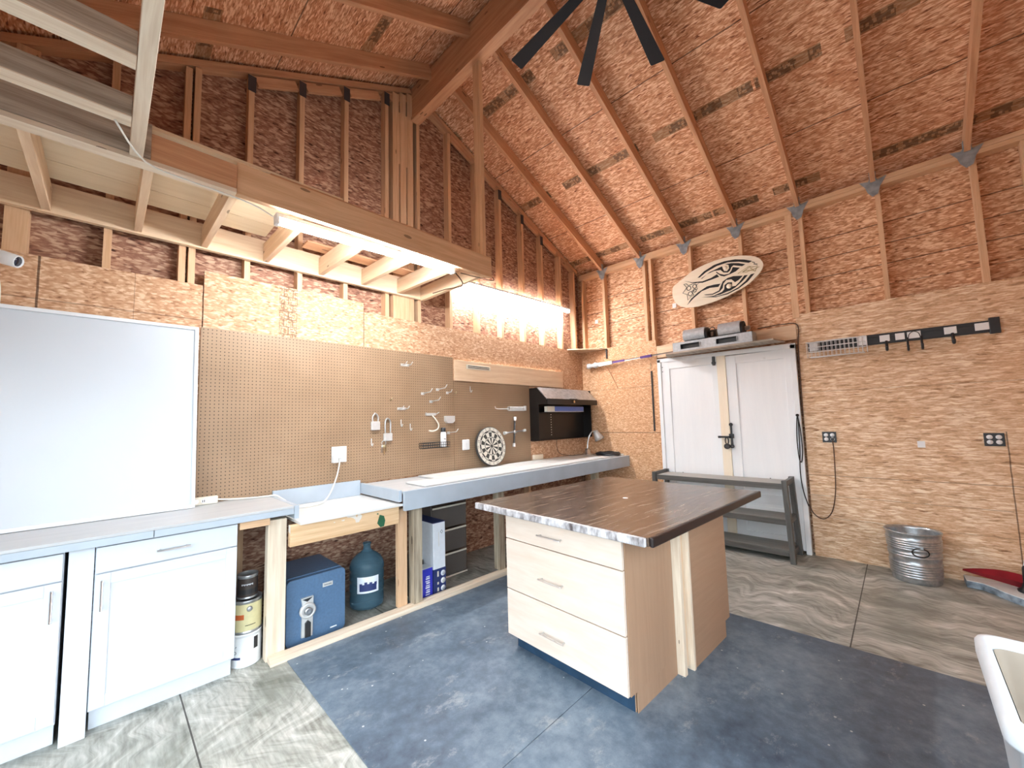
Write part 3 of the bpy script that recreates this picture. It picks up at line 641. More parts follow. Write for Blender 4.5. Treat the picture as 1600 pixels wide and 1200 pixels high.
# ================================================================== LOW WORKBENCH AND LONG WORKBENCH
lb = thing('low_workbench', 'low whitewashed workbench section between the grey worktop and the long bench', 'workbench', (-3.97, -.35, 0))
MB().box((-4.30, -.700, .832), (-3.565, -.012, .848), grain=0).build('top', M['whitewash'], lb, .001)
MB().box((-4.346, -.655, .695), (-3.573, -.617, .831), grain=0).build('apron', M['apron_paint'], lb, .002)
MB().box((-4.286, -.040, .849), (-3.598, -.014, .978), grain=0).build('back_board', M['bluegrey'], lb, .002)
MB().box((-4.447, -.560, 0), (-4.338, -.495, .866), grain=2).build('leg', M['pine_bare'], lb, .003)
MB().box((-3.553, -.600, .038), (-3.470, -.562, .79), grain=2).build('leg', M['pine'], lb, .003)
g_ = MB()
g_.prism([(-3.735, -.656, .79), (-3.70, -.656, .775), (-3.69, -.656, .74), (-3.70, -.656, .70), (-3.73, -.656, .698), (-3.755, -.656, .73), (-3.745, -.656, .76)], (0, -.0006, 0)).prism([(-3.76, -.656, .80), (-3.745, -.656, .805), (-3.745, -.656, .79)], (0, -.0006, 0))
g_.build('paint_smear', M['green'], lb)
ll = thing('long_workbench', 'long workbench with thick blue-grey painted edge running to the corner', 'workbench', (-1.8, -.35, 0))
MB().box((-3.565, -.700, .925), (-.004, -.012, .941), grain=0).build('top', M['counter'], ll, .001)
MB().box((-3.566, -.728, .795), (-.004, -.700, .944), grain=0).build('front_edge', M['bluegrey'], ll, .002)
MB().box((-3.595, -.690, .862), (-3.567, -.014, .950), grain=1).build('end_edge', M['bluegrey'], ll, .002)
MB().box((-3.435, -.640, .038), (-3.355, -.562, .924), grain=2).build('leg', M['weathered_dark'], ll, .003)
MB().box((-2.49, -.640, .038), (-2.41, -.562, .924), grain=2).build('leg', M['weathered_dark'], ll, .003)
MB().box((-.75, -.640, 0), (-.67, -.562, .924), grain=2).build('leg', M['weathered_dark'], ll, .003)
MB().box((-3.35, -.08, .82), (-.1, -.045, .92), grain=0).build('back_rail', M['weathered_dark'], ll)
sl = MB().box((-4.44, -.645, .0005), (-.9, -.562, .037), grain=0)
sl.xf(Matrix.Translation((-4.4, -.6, 0)) @ Matrix.Rotation(-math.radians(1.6), 4, 'Z') @ Matrix.Translation((4.4, .6, 0)))
tag(sl.build('floor_plate', M['pine_bare'], None, .002), 'pale wooden floor plate lying along the mat edge beneath the benches', 'board')
tag(MB().box((-3.34, -.655, .945), (-.40, -.36, .957), grain=0).build('plywood_sheet', M['whitewash'], None, .001), 'long pale plywood strip lying on the front half of the long workbench', 'plywood board', 'plywood strips on the long bench')
tag(MB().box((-3.02, -.34, .945), (-.30, -.06, .955), grain=0).build('plywood_sheet', M['whitewash'], None, .001), 'long pale plywood strip lying behind the front strip on the long workbench', 'plywood board', 'plywood strips on the long bench')

# ================================================================== BELOW THE BENCHES
def can(name, label, cx, cy, z0, r, h, mats, extra=None):
    t = thing(name, label, 'can', (cx, cy, z0), 0, 'cans stacked beside the white cabinet')
    c = (cx, cy, z0)
    MB().lathe([(1e-4, .002), (r * .97, .002), (r, .0), (r, .006), (r * .985, .008), (r * .985, h - .012), (r * 1.01, h - .010), (r * 1.01, h), (r * .93, h), (r * .92, h - .006)], c, 40).build('body', M[mats[0]], t)
    MB().lathe([(r * .915, h - .004), (r * .80, h - .004), (r * .78, h - .012), (1e-4, h - .012)], c, 40).build('lid', M['galv'], t)
    MB().lathe([(r * .992, .014), (r * .992, h - .02)], c, 40).build('label', M[mats[1]], t)
    if extra: extra(t, cx, cy, z0, r, h)
    return t
def polar(cx, cy, r, deg): a = math.radians(deg); return Vector((cx + r * math.cos(a), cy + r * math.sin(a), 0)), Vector((-math.sin(a), math.cos(a), 0))
def patch(cx, cy, z0, r, a0, a1, zlo, zhi, mat, par, name):
    MB().lathe([(r, zlo), (r, zhi)], (cx, cy, z0), 10, a0=math.radians(a0), a1=math.radians(a1)).build(name, M[mat], par)
def curved_text(txt, size, cx, cy, r, deg, z, mat, par, name='lettering'):
    n_ = len(txt); its = []
    for i, ch in enumerate(txt):
        if ch == ' ': continue
        a = deg + math.degrees((i - (n_ - 1) / 2) * size * .62 / r); p, tn = polar(cx, cy, r, a)
        its.append((ch, size, (p.x, p.y, z), tn, (0, 0, 1)))
    text(name, its, M[mat], par)
VA = math.degrees(math.atan2(-3.49 + .44, -5.2 + 4.53))     # side that faces into the room
def ex_white(t, cx, cy, z0, r, h):
    patch(cx, cy, z0, r * .996, VA + 30, VA + 48, h - .10, h - .03, 'black', t, 'colour_swatch')
    patch(cx, cy, z0, r * .996, VA - 75, VA - 18, .050, .064, 'navy', t, 'stripe')
    curved_text('O', .026, cx, cy, r * .998, VA - 40, z0 + .09, 'ink', t); curved_text('ar', .022, cx, cy, r * .998, VA - 40, z0 + .125, 'ink', t, 'word')
def ex_yellow(t, cx, cy, z0, r, h):
    patch(cx, cy, z0, r * .998, VA - 60, VA - 10, .085, .115, 'label_orange', t, 'orange_band')
    p, tn = polar(cx, cy, r, VA + 10); MB().lathe([(.016, 0), (.016, .003), (.010, .006), (1e-4, .006)], (p.x, p.y, z0 + .145), 20, R=Vector((p.x - cx, p.y - cy, 0)).to_track_quat('Z', 'Y').to_matrix()).build('handle_boss', M['galv'], t)
    patch(cx, cy, z0, r * .998, VA - 5, VA + 35, .046, .050, 'ink', t, 'rule_line')
def ex_dark(t, cx, cy, z0, r, h):
    for k in range(9): patch(cx, cy, z0, r * .998, VA - 34 + 7.5 * k, VA - 30 + 7.5 * k, .084 + .003 * (k % 2), .094, 'carton', t, 'print_stroke')
    patch(cx, cy, z0, r * .996, VA - 60, VA + 60, .030, .060, 'black', t, 'dark_band')
can('paint_can', 'white paint can standing on the floor, lowest of the stacked cans', -4.527, -.435, 0, .085, .195, ('whiteplastic', 'whiteplastic'), ex_white)
can('paint_can', 'pale yellow labelled can, middle of the stack beside the white cabinet', -4.525, -.435, .1965, .083, .195, ('galv', 'label_yellow'), ex_yellow)
can('stain_can', 'small dark brown stain can on top of the yellow can', -4.525, -.44, .3925, .056, .145, ('galv', 'label_dark'), ex_dark)

sf = thing('safe', 'slate-blue floor safe with silver dial lock under the low bench', 'safe', (-4.12, -.3, 0))
def rbox(m_, x0, x1, y0, y1, z0, z1, r, n=5):
    """box with its corners rounded in the x-z plane"""
    pts = []
    for cx, cz, a in ((x1 - r, z0 + r, -90), (x1 - r, z1 - r, 0), (x0 + r, z1 - r, 90), (x0 + r, z0 + r, 180)):
        for k in range(n + 1): aa = math.radians(a + 90 * k / n); pts.append((cx + r * math.cos(aa), y0, cz + r * math.sin(aa)))
    return m_.prism(pts, (0, y1 - y0, 0))
rbox(MB(), -4.312, -3.928, -.455, -.06, .002, .435, .03).build('body', M['safe'], sf, .006)
rbox(MB(), -4.316, -3.926, -.500, -.457, .002, .430, .03).build('door', M['safe'], sf, .008)
for z in (.075, .355): MB().box((-3.965, -.5025, z - .03), (-3.945, -.49, z + .03)).build('hinge', M['safe'], sf, .002)
lk = MB(); lk.prism([(-4.225, -.500, .045), (-4.155, -.500, .040), (-4.150, -.500, .30), (-4.228, -.500, .30), (-4.220, -.500, .25)], (0, -.016, 0)); lk.build('handle_plate', M['silver'], sf, .004)
RY = Matrix.Rotation(math.radians(90), 3, 'X')
dl = MB().lathe([(.052, 0), (.052, .014), (.044, .020), (.036, .020), (.034, .012), (1e-4, .012)], (-4.188, -.512, .215), 36, R=RY).build('dial_ring', M['silver'], sf)
MB().lathe([(.026, 0), (.024, .022), (.018, .024), (1e-4, .020)], (-4.188, -.522, .215), 28, R=RY).build('dial', M['steel'], dl)
MB().prism([(-4.205, -.5165, .045), (-4.170, -.5165, .043), (-4.170, -.5165, .135), (-4.187, -.5165, .152), (-4.205, -.5165, .135)], (0, -.014, 0)).build('grip', M['black'], sf, .004)
MB().prism([(-4.222, -.5165, .292), (-4.155, -.5165, .295), (-4.19, -.5165, .272)], (0, -.002, 0)).build('brand_chevron', M['black'], sf)
MB().box((-4.085, -.5035, .330), (-4.015, -.4995, .358)).build('name_plate', M['silver'], sf, .001)
text('name_lettering', [('SentrySafe', .0125, (-4.05, -.5042, .344), (1, 0, 0), (0, 0, 1))], M['ink'], sf)
MB().box((-4.03, -.5025, .035), (-3.985, -.4995, .043)).build('sticker', M['sticker'], sf)

jg = thing('water_jug', 'translucent blue water jug standing next to the safe', 'water jug', (-3.65, -.27, 0))
JC = (-3.655, -.285, .001)
MB().lathe([(1e-4, .01), (.10, .004), (.128, .02), (.133, .05), (.130, .10), (.126, .12), (.133, .135), (.133, .19), (.125, .205), (.133, .22), (.133, .27), (.125, .285), (.134, .30), (.134, .325), (.126, .355), (.108, .385), (.080, .410), (.052, .428), (.034, .442), (.029, .455), (.028, .485), (.032, .488), (.032, .500), (.028, .502)], JC, 48).build('bottle', M['jug'], jg)
ja = math.degrees(math.atan2(-3.49 + .285, -5.2 + 3.655))
MB().lathe([(.1350, .145), (.1350, .268)], JC, 14, a0=math.radians(ja - 32), a1=math.radians(ja + 40)).build('label', M['carton'], jg)
MB().lathe([(.1355, .16), (.1355, .20)], JC, 14, a0=math.radians(ja - 24), a1=math.radians(ja + 32)).build('label_band', M['navy'], jg)
for k, (a_, h_) in enumerate(((-22, .02), (-14, .012), (-6, .03), (2, .016), (10, .026), (18, .012), (26, .022))): patch(JC[0], JC[1], 0, .1358, ja + a_ - 2, ja + a_ + 7, .198, .200 + h_, 'navy', jg, 'label_silhouette')
MB().lathe([(1e-4, .494), (.028, .494)], JC, 24).build('mouth', M['black'], jg)

# cartons
bx = thing('carton', 'tall white carton with navy base standing by the post under the long bench', 'box', (-3.13, -.4, 0))
MB().box((-3.195, -.560, .002), (-3.070, -.20, .600), grain=2).build('box', M['carton'], bx, .003)
MB().box((-3.1965, -.5615, .002), (-3.0685, -.1985, .215)).build('navy_base', M['navy'], bx)
MB().box((-3.1965, -.5615, .601), (-3.0685, -.1985, .606)).build('navy_lid', M['navy'], bx)
for k, z in enumerate((.045, .108, .170)):
    MB().lathe([(.024, 0), (.024, .001), (1e-4, .001)], (-3.098, -.5625, z), 24, R=RY).build('round_mark', M['carton'], bx)
    MB().tube([(-3.110, -.564, z - .004), (-3.100, -.564, z + .008), (-3.088, -.564, z - .002), (-3.10, -.564, z - .010)], .0016, n=6, closed=True).build('mark_drawing', M['green'] if k == 1 else M['navy'], bx)
MB().tube([(-3.120, -.5615, .52), (-3.108, -.5615, .535), (-3.096, -.5615, .52), (-3.108, -.5615, .505)], .002, n=4, closed=True).build('diamond_mark', M['ink'], bx)
for z in (.03, .085, .15): MB().box((-3.158, -.5622, z), (-3.142, -.5616, z + (.03, .02, .045)[int(z * 15) % 3])).build('print_line', M['cream'], bx)
MB().box((-3.140, -.5612, .40), (-3.136, -.5606, .52)).build('print_line', M['cream'], bx)
bb = thing('carton', 'small royal-blue carton in front of the tall white carton', 'box', (-3.27, -.5, 0))
MB().box((-3.318, -.558, .002), (-3.203, -.45, .245)).build('box', M['blueink'], bb, .003)
MB().box((-3.319, -.5595, .2455), (-3.202, -.449, .2475)).build('lid', M['carton'], bb)
for k in range(9): MB().box((-3.275 + .004 * (k % 3), -.5590, .03 + .018 * k), (-3.232, -.5582, .038 + .018 * k + .004 * (k % 2))).build('print_stroke', M['carton'], bb)
bc = thing('carton', 'dark crushed carton at the back left of the small blue carton', 'box', (-3.30, -.35, 0))
MB().box((-3.345, -.43, .002), (-3.21, -.20, .28)).build('box', M['blackmetal'], bc, .003)
# clear drawer tower
dt = thing('drawer_tower', 'clear plastic three-drawer storage tower behind the cartons', 'drawers', (-2.95, -.3, 0))
DX0, DX1, DY = -3.06, -2.645, -.33
MB().box((DX0, DY, .0), (DX0 + .008, -.03, .70)).box((DX1 - .008, DY, .0), (DX1, -.03, .70)).box((DX0, DY, .692), (DX1, -.03, .70)).box((DX0, -.035, .0), (DX1, -.03, .69)).build('shell', M['smoky'], dt, .002)
for k in range(3):
    z0 = .028 + k * .222
    d = MB().box((DX0 + .012, DY - .006, z0), (DX1 - .012, DY, z0 + .20)).box((DX0 + .014, DY, z0), (DX1 - .014, -.05, z0 + .004)).box((DX0 + .014, DY, z0), (DX0 + .018, -.05, z0 + .17)).box((DX1 - .018, DY, z0), (DX1 - .014, -.05, z0 + .17)).build('drawer', M['smoky'], dt, .002)
    MB().box((DX0 + .01, DY - .014, z0 + .188), (DX1 - .01, DY - .0065, z0 + .204)).build('pull_lip', M['cream'], d, .002)
for k in range(2): MB().box((DX0, DY - .004, .012), (DX1, DY + .004, .024)) if k else MB().box((DX0, DY - .010, .008), (DX1, DY - .001, .022)).build('base_rail', M['cream'], dt, .002)

# ================================================================== RUBBER MATS AND ISLAND
def mat_(pts, label):
    m_ = MB().prism([(x, y, .0008) for x, y in pts], (0, 0, .007)); return tag(m_.build('rubber_mat', M['rubber']), label, 'mat', 'rubber floor mats')
mat_([(-4.350, -.652), (-4.365, -2.190), (-1.918, -2.190), (-1.925, -.740)], 'dusty blue-grey rubber mat between the benches and the island')
mat_([(-4.366, -2.194), (-4.385, -4.40), (-1.905, -4.40), (-1.918, -2.194)], 'blue-grey rubber mat nearest the camera, reaching to the white tub')
ir = -math.radians(3.0)
isl = thing('island_cabinet', 'pale maple island of drawers and tan side panels standing on the rubber mat', 'island', (-2.583, -2.022, .008), ir, None, True)
MB().box((-.755, -.477, .10), (-.275, .385, .848)).box((-.700, -.470, 0), (-.275, .380, .10)).build('front_body', M['maple_shaded'], isl)
MB().box((-.757, -.481, .10), (-.272, -.4775, .850), grain=2).box((-.700, -.481, .0), (-.272, -.4775, .10), grain=2).build('side_panel', M['maple_shaded'], isl)
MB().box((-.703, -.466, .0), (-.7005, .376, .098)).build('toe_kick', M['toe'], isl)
dz = [(.102, .380), (.386, .694), (.700, .846)]
for k, (a, b) in enumerate(dz):
    d = MB().box((-.777, -.476, a), (-.758, .384, b), grain=1).build('drawer', M['maple'], isl, .0015)
    zc = (.215, .520, .772)[k]; hv = (-.085, .070)
    bar_handle(MB(), (-.7775, hv[0], zc), (-.7775, hv[1], zc), off=(-.026, 0, 0), r=.005, over=.012).build('handle', M['steel'], d)
MB().box((-.268, -.524, .0), (-.235, -.42, .848), grain=2).build('corner_stud', M['pine_bare'], isl, .002)
MB().box((-.233, -.505, .02), (-.178, -.42, .848), grain=2).build('filler_stud', M['pine_pale'], isl, .001)
MB().box((-.176, -.537, .0), (-.152, -.42, .848), grain=2).build('corner_stud', M['pine_bare'], isl, .002)
pb = MB(); pb.prism([(-.150, -.530, 0), (.335, -.530, 0), (.335, -.530, .10), (.41, -.530, .10), (.41, -.530, .848), (-.150, -.530, .848)], (0, .86, 0)); pb.build('rear_body', M['maple_shaded'], isl)
tp = thing('island_tabletop', 'dark stained wooden top with worn grey edge overhanging the island', 'table top', (-2.583, -2.022, .862), ir, None, True)
rT = .018
MB().box((-.805, -.640, .0), (.805, .650, .040), grain=0).build('slab', M['top'], tp, .004)
MB().box((-.826, -.632, -.001), (-.8055, .650, .042), grain=1).build('worn_edge', M['topedge'], tp, .006)
MB().box((-.800, -.6615, -.003), (.805, -.6405, .043), grain=0).build('dark_edge', M['topedge_dark'], tp, .007)
MB().lathe([(1e-4, 0), (.018, 0), (.018, .0006), (1e-4, .0006)], (-.03, -.05, .0405), 16).build('paint_spot', M['sticker'], tp)

# ================================================================== GABLE WALL: PEGBOARDS AND WHAT HANGS ON THEM
pg1 = tag(MB().box((-4.752, -.010, .953), (-2.534, -.001, 2.186), world=True).build('pegboard', M['peg']), 'large brown pegboard sheet beside the whiteboard', 'pegboard', 'brown pegboards')
pg2 = tag(MB().box((-2.528, -.008, .945), (-1.278, -.001, 1.925), world=True).build('pegboard', M['peg']), 'smaller darker pegboard behind the dartboard', 'pegboard', 'brown pegboards')
tag(MB().box((-2.522, -.030, 1.930), (-.556, -.001, 2.160), grain=0).build('knotty_board', M['pine_pale'], None, .002), 'knotty pine board fixed above the smaller pegboard', 'board')
vn = thing('slotted_strip', 'small cream slotted strip on the knotty pine board', 'strip', (-2.19, -.04, 2.095))
MB().box((-2.365, -.040, 2.070), (-2.00, -.031, 2.120)).build('strip', M['cream'], vn, .002)
for z in (2.084, 2.102): MB().box((-2.345, -.0415, z), (-2.02, -.0395, z + .008)).build('slot', M['black'], vn)
def outlet(name, x, z, lab, cord=False):
    t = thing(name, lab, 'outlet', (x, -.02, z)); return t
o1 = thing('wall_outlet', 'white outlet with plugged cord on the large pegboard', 'outlet', (-3.78, -.02, 1.22))
MB().box((-3.842, -.022, 1.150), (-3.715, -.011, 1.285)).build('cover_plate', M['whiteplastic'], o1, .003)
for x in (-3.812, -3.752): MB().box((x - .018, -.027, 1.185), (x + .018, -.0225, 1.25)).build('socket', M['whiteplastic'], o1, .004)
MB().box((-3.842, -.055, 1.150), (-3.798, -.028, 1.215)).build('adapter', M['whiteplastic'], o1, .004)
MB().box((-3.800, -.045, 1.185), (-3.765, -.028, 1.225)).build('plug', M['whiteplastic'], o1, .004)
o2 = thing('wall_switch', 'white rounded switch box on the pegboard left of the dartboard', 'switch', (-2.378, -.02, 1.217))
MB().box((-2.428, -.030, 1.160), (-2.328, -.009, 1.275)).build('cover', M['whiteplastic'], o2, .012, 4)
MB().box((-2.395, -.036, 1.19), (-2.361, -.0305, 1.245)).build('rocker', M['whiteplastic'], o2, .003)
# hooks
HK = [(-3.135, 2.05, 0, 'short double peg hook highest on the large pegboard'), (-2.924, 1.773, 1, 'long peg hook left of three in the row near the knotty board'), (-2.74, 1.822, 1, 'long peg hook topmost in the cluster below the knotty board end'),
      (-2.615, 1.792, 2, 'short peg hook closest to the joint of the two pegboards'), (-2.823, 1.692, 1, 'long peg hook just below the cluster of three hooks'), (-3.293, 1.699, 3, 'tiny brass peg hook up right of the left padlock'),
      (-3.173, 1.615, 0, 'double peg hook with two prongs in the middle of the large pegboard'), (-2.294, 1.84, 4, 'small upturned hook at the top of the smaller pegboard'), (-3.178, 1.474, 4, 'thin upright hook below the double peg hook'),
      (-3.076, 1.432, 4, 'thin hook lower right of the thin upright hook'), (-3.483, 1.304, 4, 'thin hook below the left padlock'), (-2.52, 1.79, 3, 'tiny peg at the top of the joint between the pegboards'), (-2.604, 1.36, 1, 'long white looped peg hook right of the spray can')]
for x, z, k, lab in HK:
    t = MB()
    y0 = -.009
    if k == 0:
        t.box((x - .045, y0 - .008, z - .012), (x + .045, y0 - .0005, z + .012))
        for d in (-.03, .03): t.tube([(x + d, y0 - .006, z), (x + d, y0 - .07, z - .002), (x + d, y0 - .10, z + .022)], .004, n=6)
    elif k == 1: t.box((x - .025, y0 - .006, z - .015), (x + .012, y0 - .0005, z + .012)).tube([(x, y0 - .004, z), (x + .01, y0 - .12, z + .01), (x + .012, y0 - .15, z + .04)], .0045, n=6)
    elif k == 2: t.box((x - .018, y0 - .006, z - .014), (x + .012, y0 - .0005, z + .012)).tube([(x, y0 - .004, z), (x, y0 - .07, z + .005), (x, y0 - .085, z + .03)], .0045, n=6)
    elif k == 3: t.tube([(x, y0 - .001, z), (x, y0 - .03, z), (x, y0 - .035, z + .018)], .005, n=6)
    else: t.tube([(x, y0 - .002, z + .035), (x, y0 - .004, z - .02), (x, y0 - .02, z - .032), (x, y0 - .034, z - .01)], .004, n=6, smooth_steps=3)
    tag(t.build('pegboard_hook', M['brass'] if k == 3 else M['silver']), lab, 'hook', 'hooks on the pegboards')
def hang_lock(x, z, tall, lab):
    t = thing('padlock', lab, 'padlock', (x, -.03, z), 0, 'padlocks on the pegboard')
    MB().box((x - .042, -.042, z - .05), (x + .042, -.014, z + (.022 if tall else .03))).build('lock_body', M['silver'], t, .006)
    h = .14 if tall else .075; zt = z + (.02 if tall else .028)
    MB().tube([(x - .026, -.028, zt), (x - .026, -.028, zt + h - .03), (x, -.028, zt + h), (x + .026, -.028, zt + h - .03), (x + .026, -.028, zt)], .0075, smooth_steps=4).build('shackle', M['steel'], t)
    MB().cyl((x, -.025, zt + h + .004), (x, -.010, zt + h + .004), .005).build('peg', M['silver'], t)
hang_lock(-3.452, 1.465, False, 'short-shackled silver padlock hanging left on the large pegboard')
hang_lock(-3.327, 1.36, True, 'long-shackled silver padlock hanging right of the short one')
ky = thing('key_bunch', 'small bunch of keys hanging below the long-shackled padlock', 'keys', (-3.36, -.02, 1.24))
MB().tube([(-3.362 + .022 * math.cos(a * .785), -.016, 1.292 + .022 * math.sin(a * .785)) for a in range(8)], .003, closed=True).build('key_ring', M['steel'], ky)
for k, (dx, dz_) in enumerate(((-.02, -.05), (.0, -.07), (.018, -.045))):
    MB().lathe([(1e-4, 0), (.014, 0), (.014, .002), (1e-4, .002)], (-3.362 + dx * .5, -.013 - .004 * k, 1.262), 14, R=RY).box((-3.366 + dx, -.016 - .004 * k, 1.255 + dz_), (-3.358 + dx, -.0135 - .004 * k, 1.255)).build('key', M['brass'] if k else M['steel'], ky)
# wall hook bracket with curled arm
hb = thing('curled_hook', 'white double-curled utility hook left of the small grey box', 'hook', (-2.834, -.03, 1.53))
MB().box((-2.90, -.022, 1.545), (-2.775, -.0105, 1.572)).tube([(-2.905, -.020, 1.555), (-2.915, -.05, 1.575)], .005, n=6).tube([(-2.77, -.020, 1.56), (-2.755, -.05, 1.578)], .005, n=6).build('bracket', M['silver'], hb, .001)
MB().tube([(-2.82, -.024, 1.545), (-2.795, -.05, 1.50), (-2.77, -.06, 1.45), (-2.79, -.07, 1.405), (-2.85, -.075, 1.385), (-2.90, -.075, 1.392)], .007, smooth_steps=5).build('curled_arm', M['cream'], hb)
tag(MB().prism([(-2.665, -.010, 1.540), (-2.548, -.010, 1.540), (-2.548, -.010, 1.485), (-2.575, -.010, 1.462), (-2.640, -.010, 1.462), (-2.665, -.010, 1.485)], (0, -.04, 0)).build('small_tray', M['silver'], None, .004), 'small pale grey plastic box on the pegboard above the spray can', 'box')
# wire basket and spray can
bk = thing('wire_basket', 'narrow dark wire basket hung on the pegboard under the curled hook', 'basket', (-2.83, -.05, 1.24))
wires = []
X0, X1, Y0, Y1, Z0, Z1 = -2.975, -2.648, -.085, -.014, 1.215, 1.268
b_ = MB()
for z in (Z0, (Z0 + Z1) / 2, Z1): b_.tube([(X0, Y0, z), (X1, Y0, z), (X1, Y1, z), (X0, Y1, z)], .0028, n=5, closed=True)
b_.build('rim_wires', M['black'], bk)
b_ = MB()
for i in range(13): x = X0 + (X1 - X0) * i / 12; b_.tube([(x, Y1, Z1), (x, Y1, Z0), (x, Y0, Z0), (x, Y0, Z1)], .002, n=5)
b_.build('mesh_wires', M['black'], bk)
sp = thing('spray_can', 'white spray can with black cap standing in the wire basket', 'spray can', (-2.69, -.05, 1.22))
MB().lathe([(1e-4, 0), (.030, 0), (.031, .004), (.031, .135), (.027, .150), (.020, .156)], (-2.705, -.050, 1.219), 28).build('body', M['whiteplastic'], sp)
MB().lathe([(.026, 0), (.026, .040), (.018, .046), (1e-4, .046)], (-2.705, -.050, 1.372), 24).build('cap', M['black'], sp)
MB().box((-2.722, -.0822, 1.296), (-2.700, -.0812, 1.303)).build('label_mark', M['ink'], sp)
# spring hook rail and four-way wrench
tag(MB().tube([(-1.927, -.030, 1.650), (-1.90, -.030, 1.622), (-1.70, -.030, 1.620)], .005, smooth_steps=4).tube([(-1.70 + .0035 * i, -.030 + .022 * math.sin(i * .9), 1.622 + .026 * math.cos(i * .9)) for i in range(85)], .0045, n=6).box((-1.40, -.05, 1.60), (-1.388, -.009, 1.66)).build('coiled_hook', M['silver']), 'long spring-coiled wire hook on the smaller pegboard above the wheel wrench', 'hook')
wr4 = thing('wheel_wrench', 'four-way wheel wrench hanging above and right of the dartboard', 'wrench', (-1.62, -.05, 1.34))
MB().cyl((-1.60, -.040, 1.50), (-1.628, -.040, 1.17), .011).build('long_bar', M['blackmetal'], wr4)
MB().cyl((-1.80, -.055, 1.325), (-1.43, -.040, 1.345), .009).build('cross_bar', M['steel'], wr4)
for p, q in (((-1.60, -.04, 1.475), (-1.597, -.04, 1.520)), ((-1.625, -.04, 1.195), (-1.63, -.04, 1.150)), ((-1.455, -.041, 1.343), (-1.415, -.04, 1.347)), ((-1.77, -.054, 1.327), (-1.81, -.056, 1.324))):
    MB().cyl(p, q, .016, .020).build('socket_end', M['silver'], wr4)
MB().lathe([(1e-4, -.02), (.02, -.015), (.024, 0), (.02, .015), (1e-4, .02)], (-1.614, -.045, 1.335), 16).build('hub', M['steel'], wr4)
# dartboard
DB = thing('dartboard', 'worn cream and black dartboard standing on the long bench against the pegboard', 'dartboard', (-2.065, -.10, .958), 0, None, True)
DM = Matrix.Translation((0, 0, .228)) @ Matrix.Rotation(math.radians(90 - 9), 4, 'X')      # local z -> towards the room
def dface(m_, r0, r1, a0, a1, z, n=4):
    for k in range(n):
        b0 = a0 + (a1 - a0) * k / n; b1 = a0 + (a1 - a0) * (k + 1) / n
        m_.face([(r0 * math.cos(b0), r0 * math.sin(b0), z), (r1 * math.cos(b0), r1 * math.sin(b0), z), (r1 * math.cos(b1), r1 * math.sin(b1), z), (r0 * math.cos(b1), r0 * math.sin(b1), z)])
MB().lathe([(1e-4, -.036), (.212, -.036), (.222, -.030), (.225, 0), (.222, .004), (.200, .004), (1e-4, .004)], (0, 0, 0), 64).xf(DM).build('backing', M['dart_black'], DB)
cr, bk_ = MB(), MB()
for i in range(20):
    a0 = math.radians(90 - 9 + 18 * i); a1 = a0 + math.radians(18); A, B = (cr, bk_) if i % 2 else (bk_, cr)
    dface(A, .018, .098, a0, a1, .0048); dface(B, .098, .107, a0, a1, .0048); dface(A, .107, .160, a0, a1, .0048); dface(B, .160, .172, a0, a1, .0048)
cr.xf(DM).build('cream_beds', M['dart_cream'], DB, norm=False); bk_.xf(DM).build('black_beds', M['dart_black'], DB, norm=False)
rg = MB(); dface(rg, .180, .217, 0, 2 * math.pi, .0048, 64); rg.xf(DM).build('number_ring', M['dart_cream'], DB, norm=False)
MB().lathe([(1e-4, .0055), (.016, .0055)], (0, 0, 0), 24).xf(DM).build('bullseye', M['dart_black'], DB)
its = []
for i, nn in enumerate([20, 1, 18, 4, 13, 6, 10, 15, 2, 17, 3, 19, 7, 16, 8, 11, 14, 9, 12, 5]):
    a = math.radians(90 - 18 * i); p = DM @ Vector((.1985 * math.cos(a), .1985 * math.sin(a), .0056)); ya = DM.to_3x3() @ Vector((math.cos(a), math.sin(a), 0)); xa = DM.to_3x3() @ Vector((math.sin(a), -math.cos(a), 0))
    its.append((str(nn), .036, p, xa, ya))
text('numbers', its, M['dart_black'], DB)
# black wall cabinet with lifted flap door
bc = thing('wall_cabinet', 'black sheet-metal wall cabinet with its flap door lifted, right of the pegboards', 'cabinet', (-.67, -.15, 1.2))
MB().box((-1.278, -.020, 1.205), (-.055, -.001, 1.895)).box((-1.278, -.16, 1.205), (-1.270, -.020, 1.895)).box((-.063, -.16, 1.205), (-.055, -.020, 1.895)).box((-1.278, -.16, 1.887), (-.055, -.020, 1.895)).box((-1.278, -.075, 1.198), (-.055, -.020, 1.2045)).build('cabinet_shell', M['blackmetal'], bc)
fl = MB(); fl.prism([(-1.285, -.155, 1.900), (-1.285, -.315, 1.742), (-1.285, -.308, 1.736), (-1.285, -.150, 1.890)], (1.16, 0, 0)); fl.build('flap_door', M['galv'], bc)
MB().box((-1.285, -.320, 1.672), (-.125, -.309, 1.745)).build('flap_edge', M['blackmetal'], bc, .003)
MB().prism([(-1.284, -.150, 1.885), (-1.284, -.305, 1.735), (-1.284, -.305, 1.675), (-1.284, -.150, 1.675)], (.004, 0, 0)).build('flap_side', M['blackmetal'], bc)
MB().cyl((-.72, -.333, 1.712), (-.72, -.3205, 1.712), .020).build('lock', M['brass'], bc)
MB().box((-.80, -.330, 1.738), (-.64, -.300, 1.752)).build('pull_tab', M['black'], bc, .003)
MB().box((-1.255, -.18, 1.78), (-1.215, -.15, 1.81)).build('white_clip', M['whiteplastic'], bc, .004)
bl = thing('long_carton', 'long blue and cream carton inside the top of the black wall cabinet', 'box', (-.9, -.18, 1.6))
MB().box((-1.010, -.215, 1.585), (-.330, -.165, 1.650)).build('box', M['bluelabel'], bl, .002)
MB().box((-1.165, -.216, 1.584), (-1.010, -.164, 1.651)).build('end_panel', M['cream'], bl, .002)
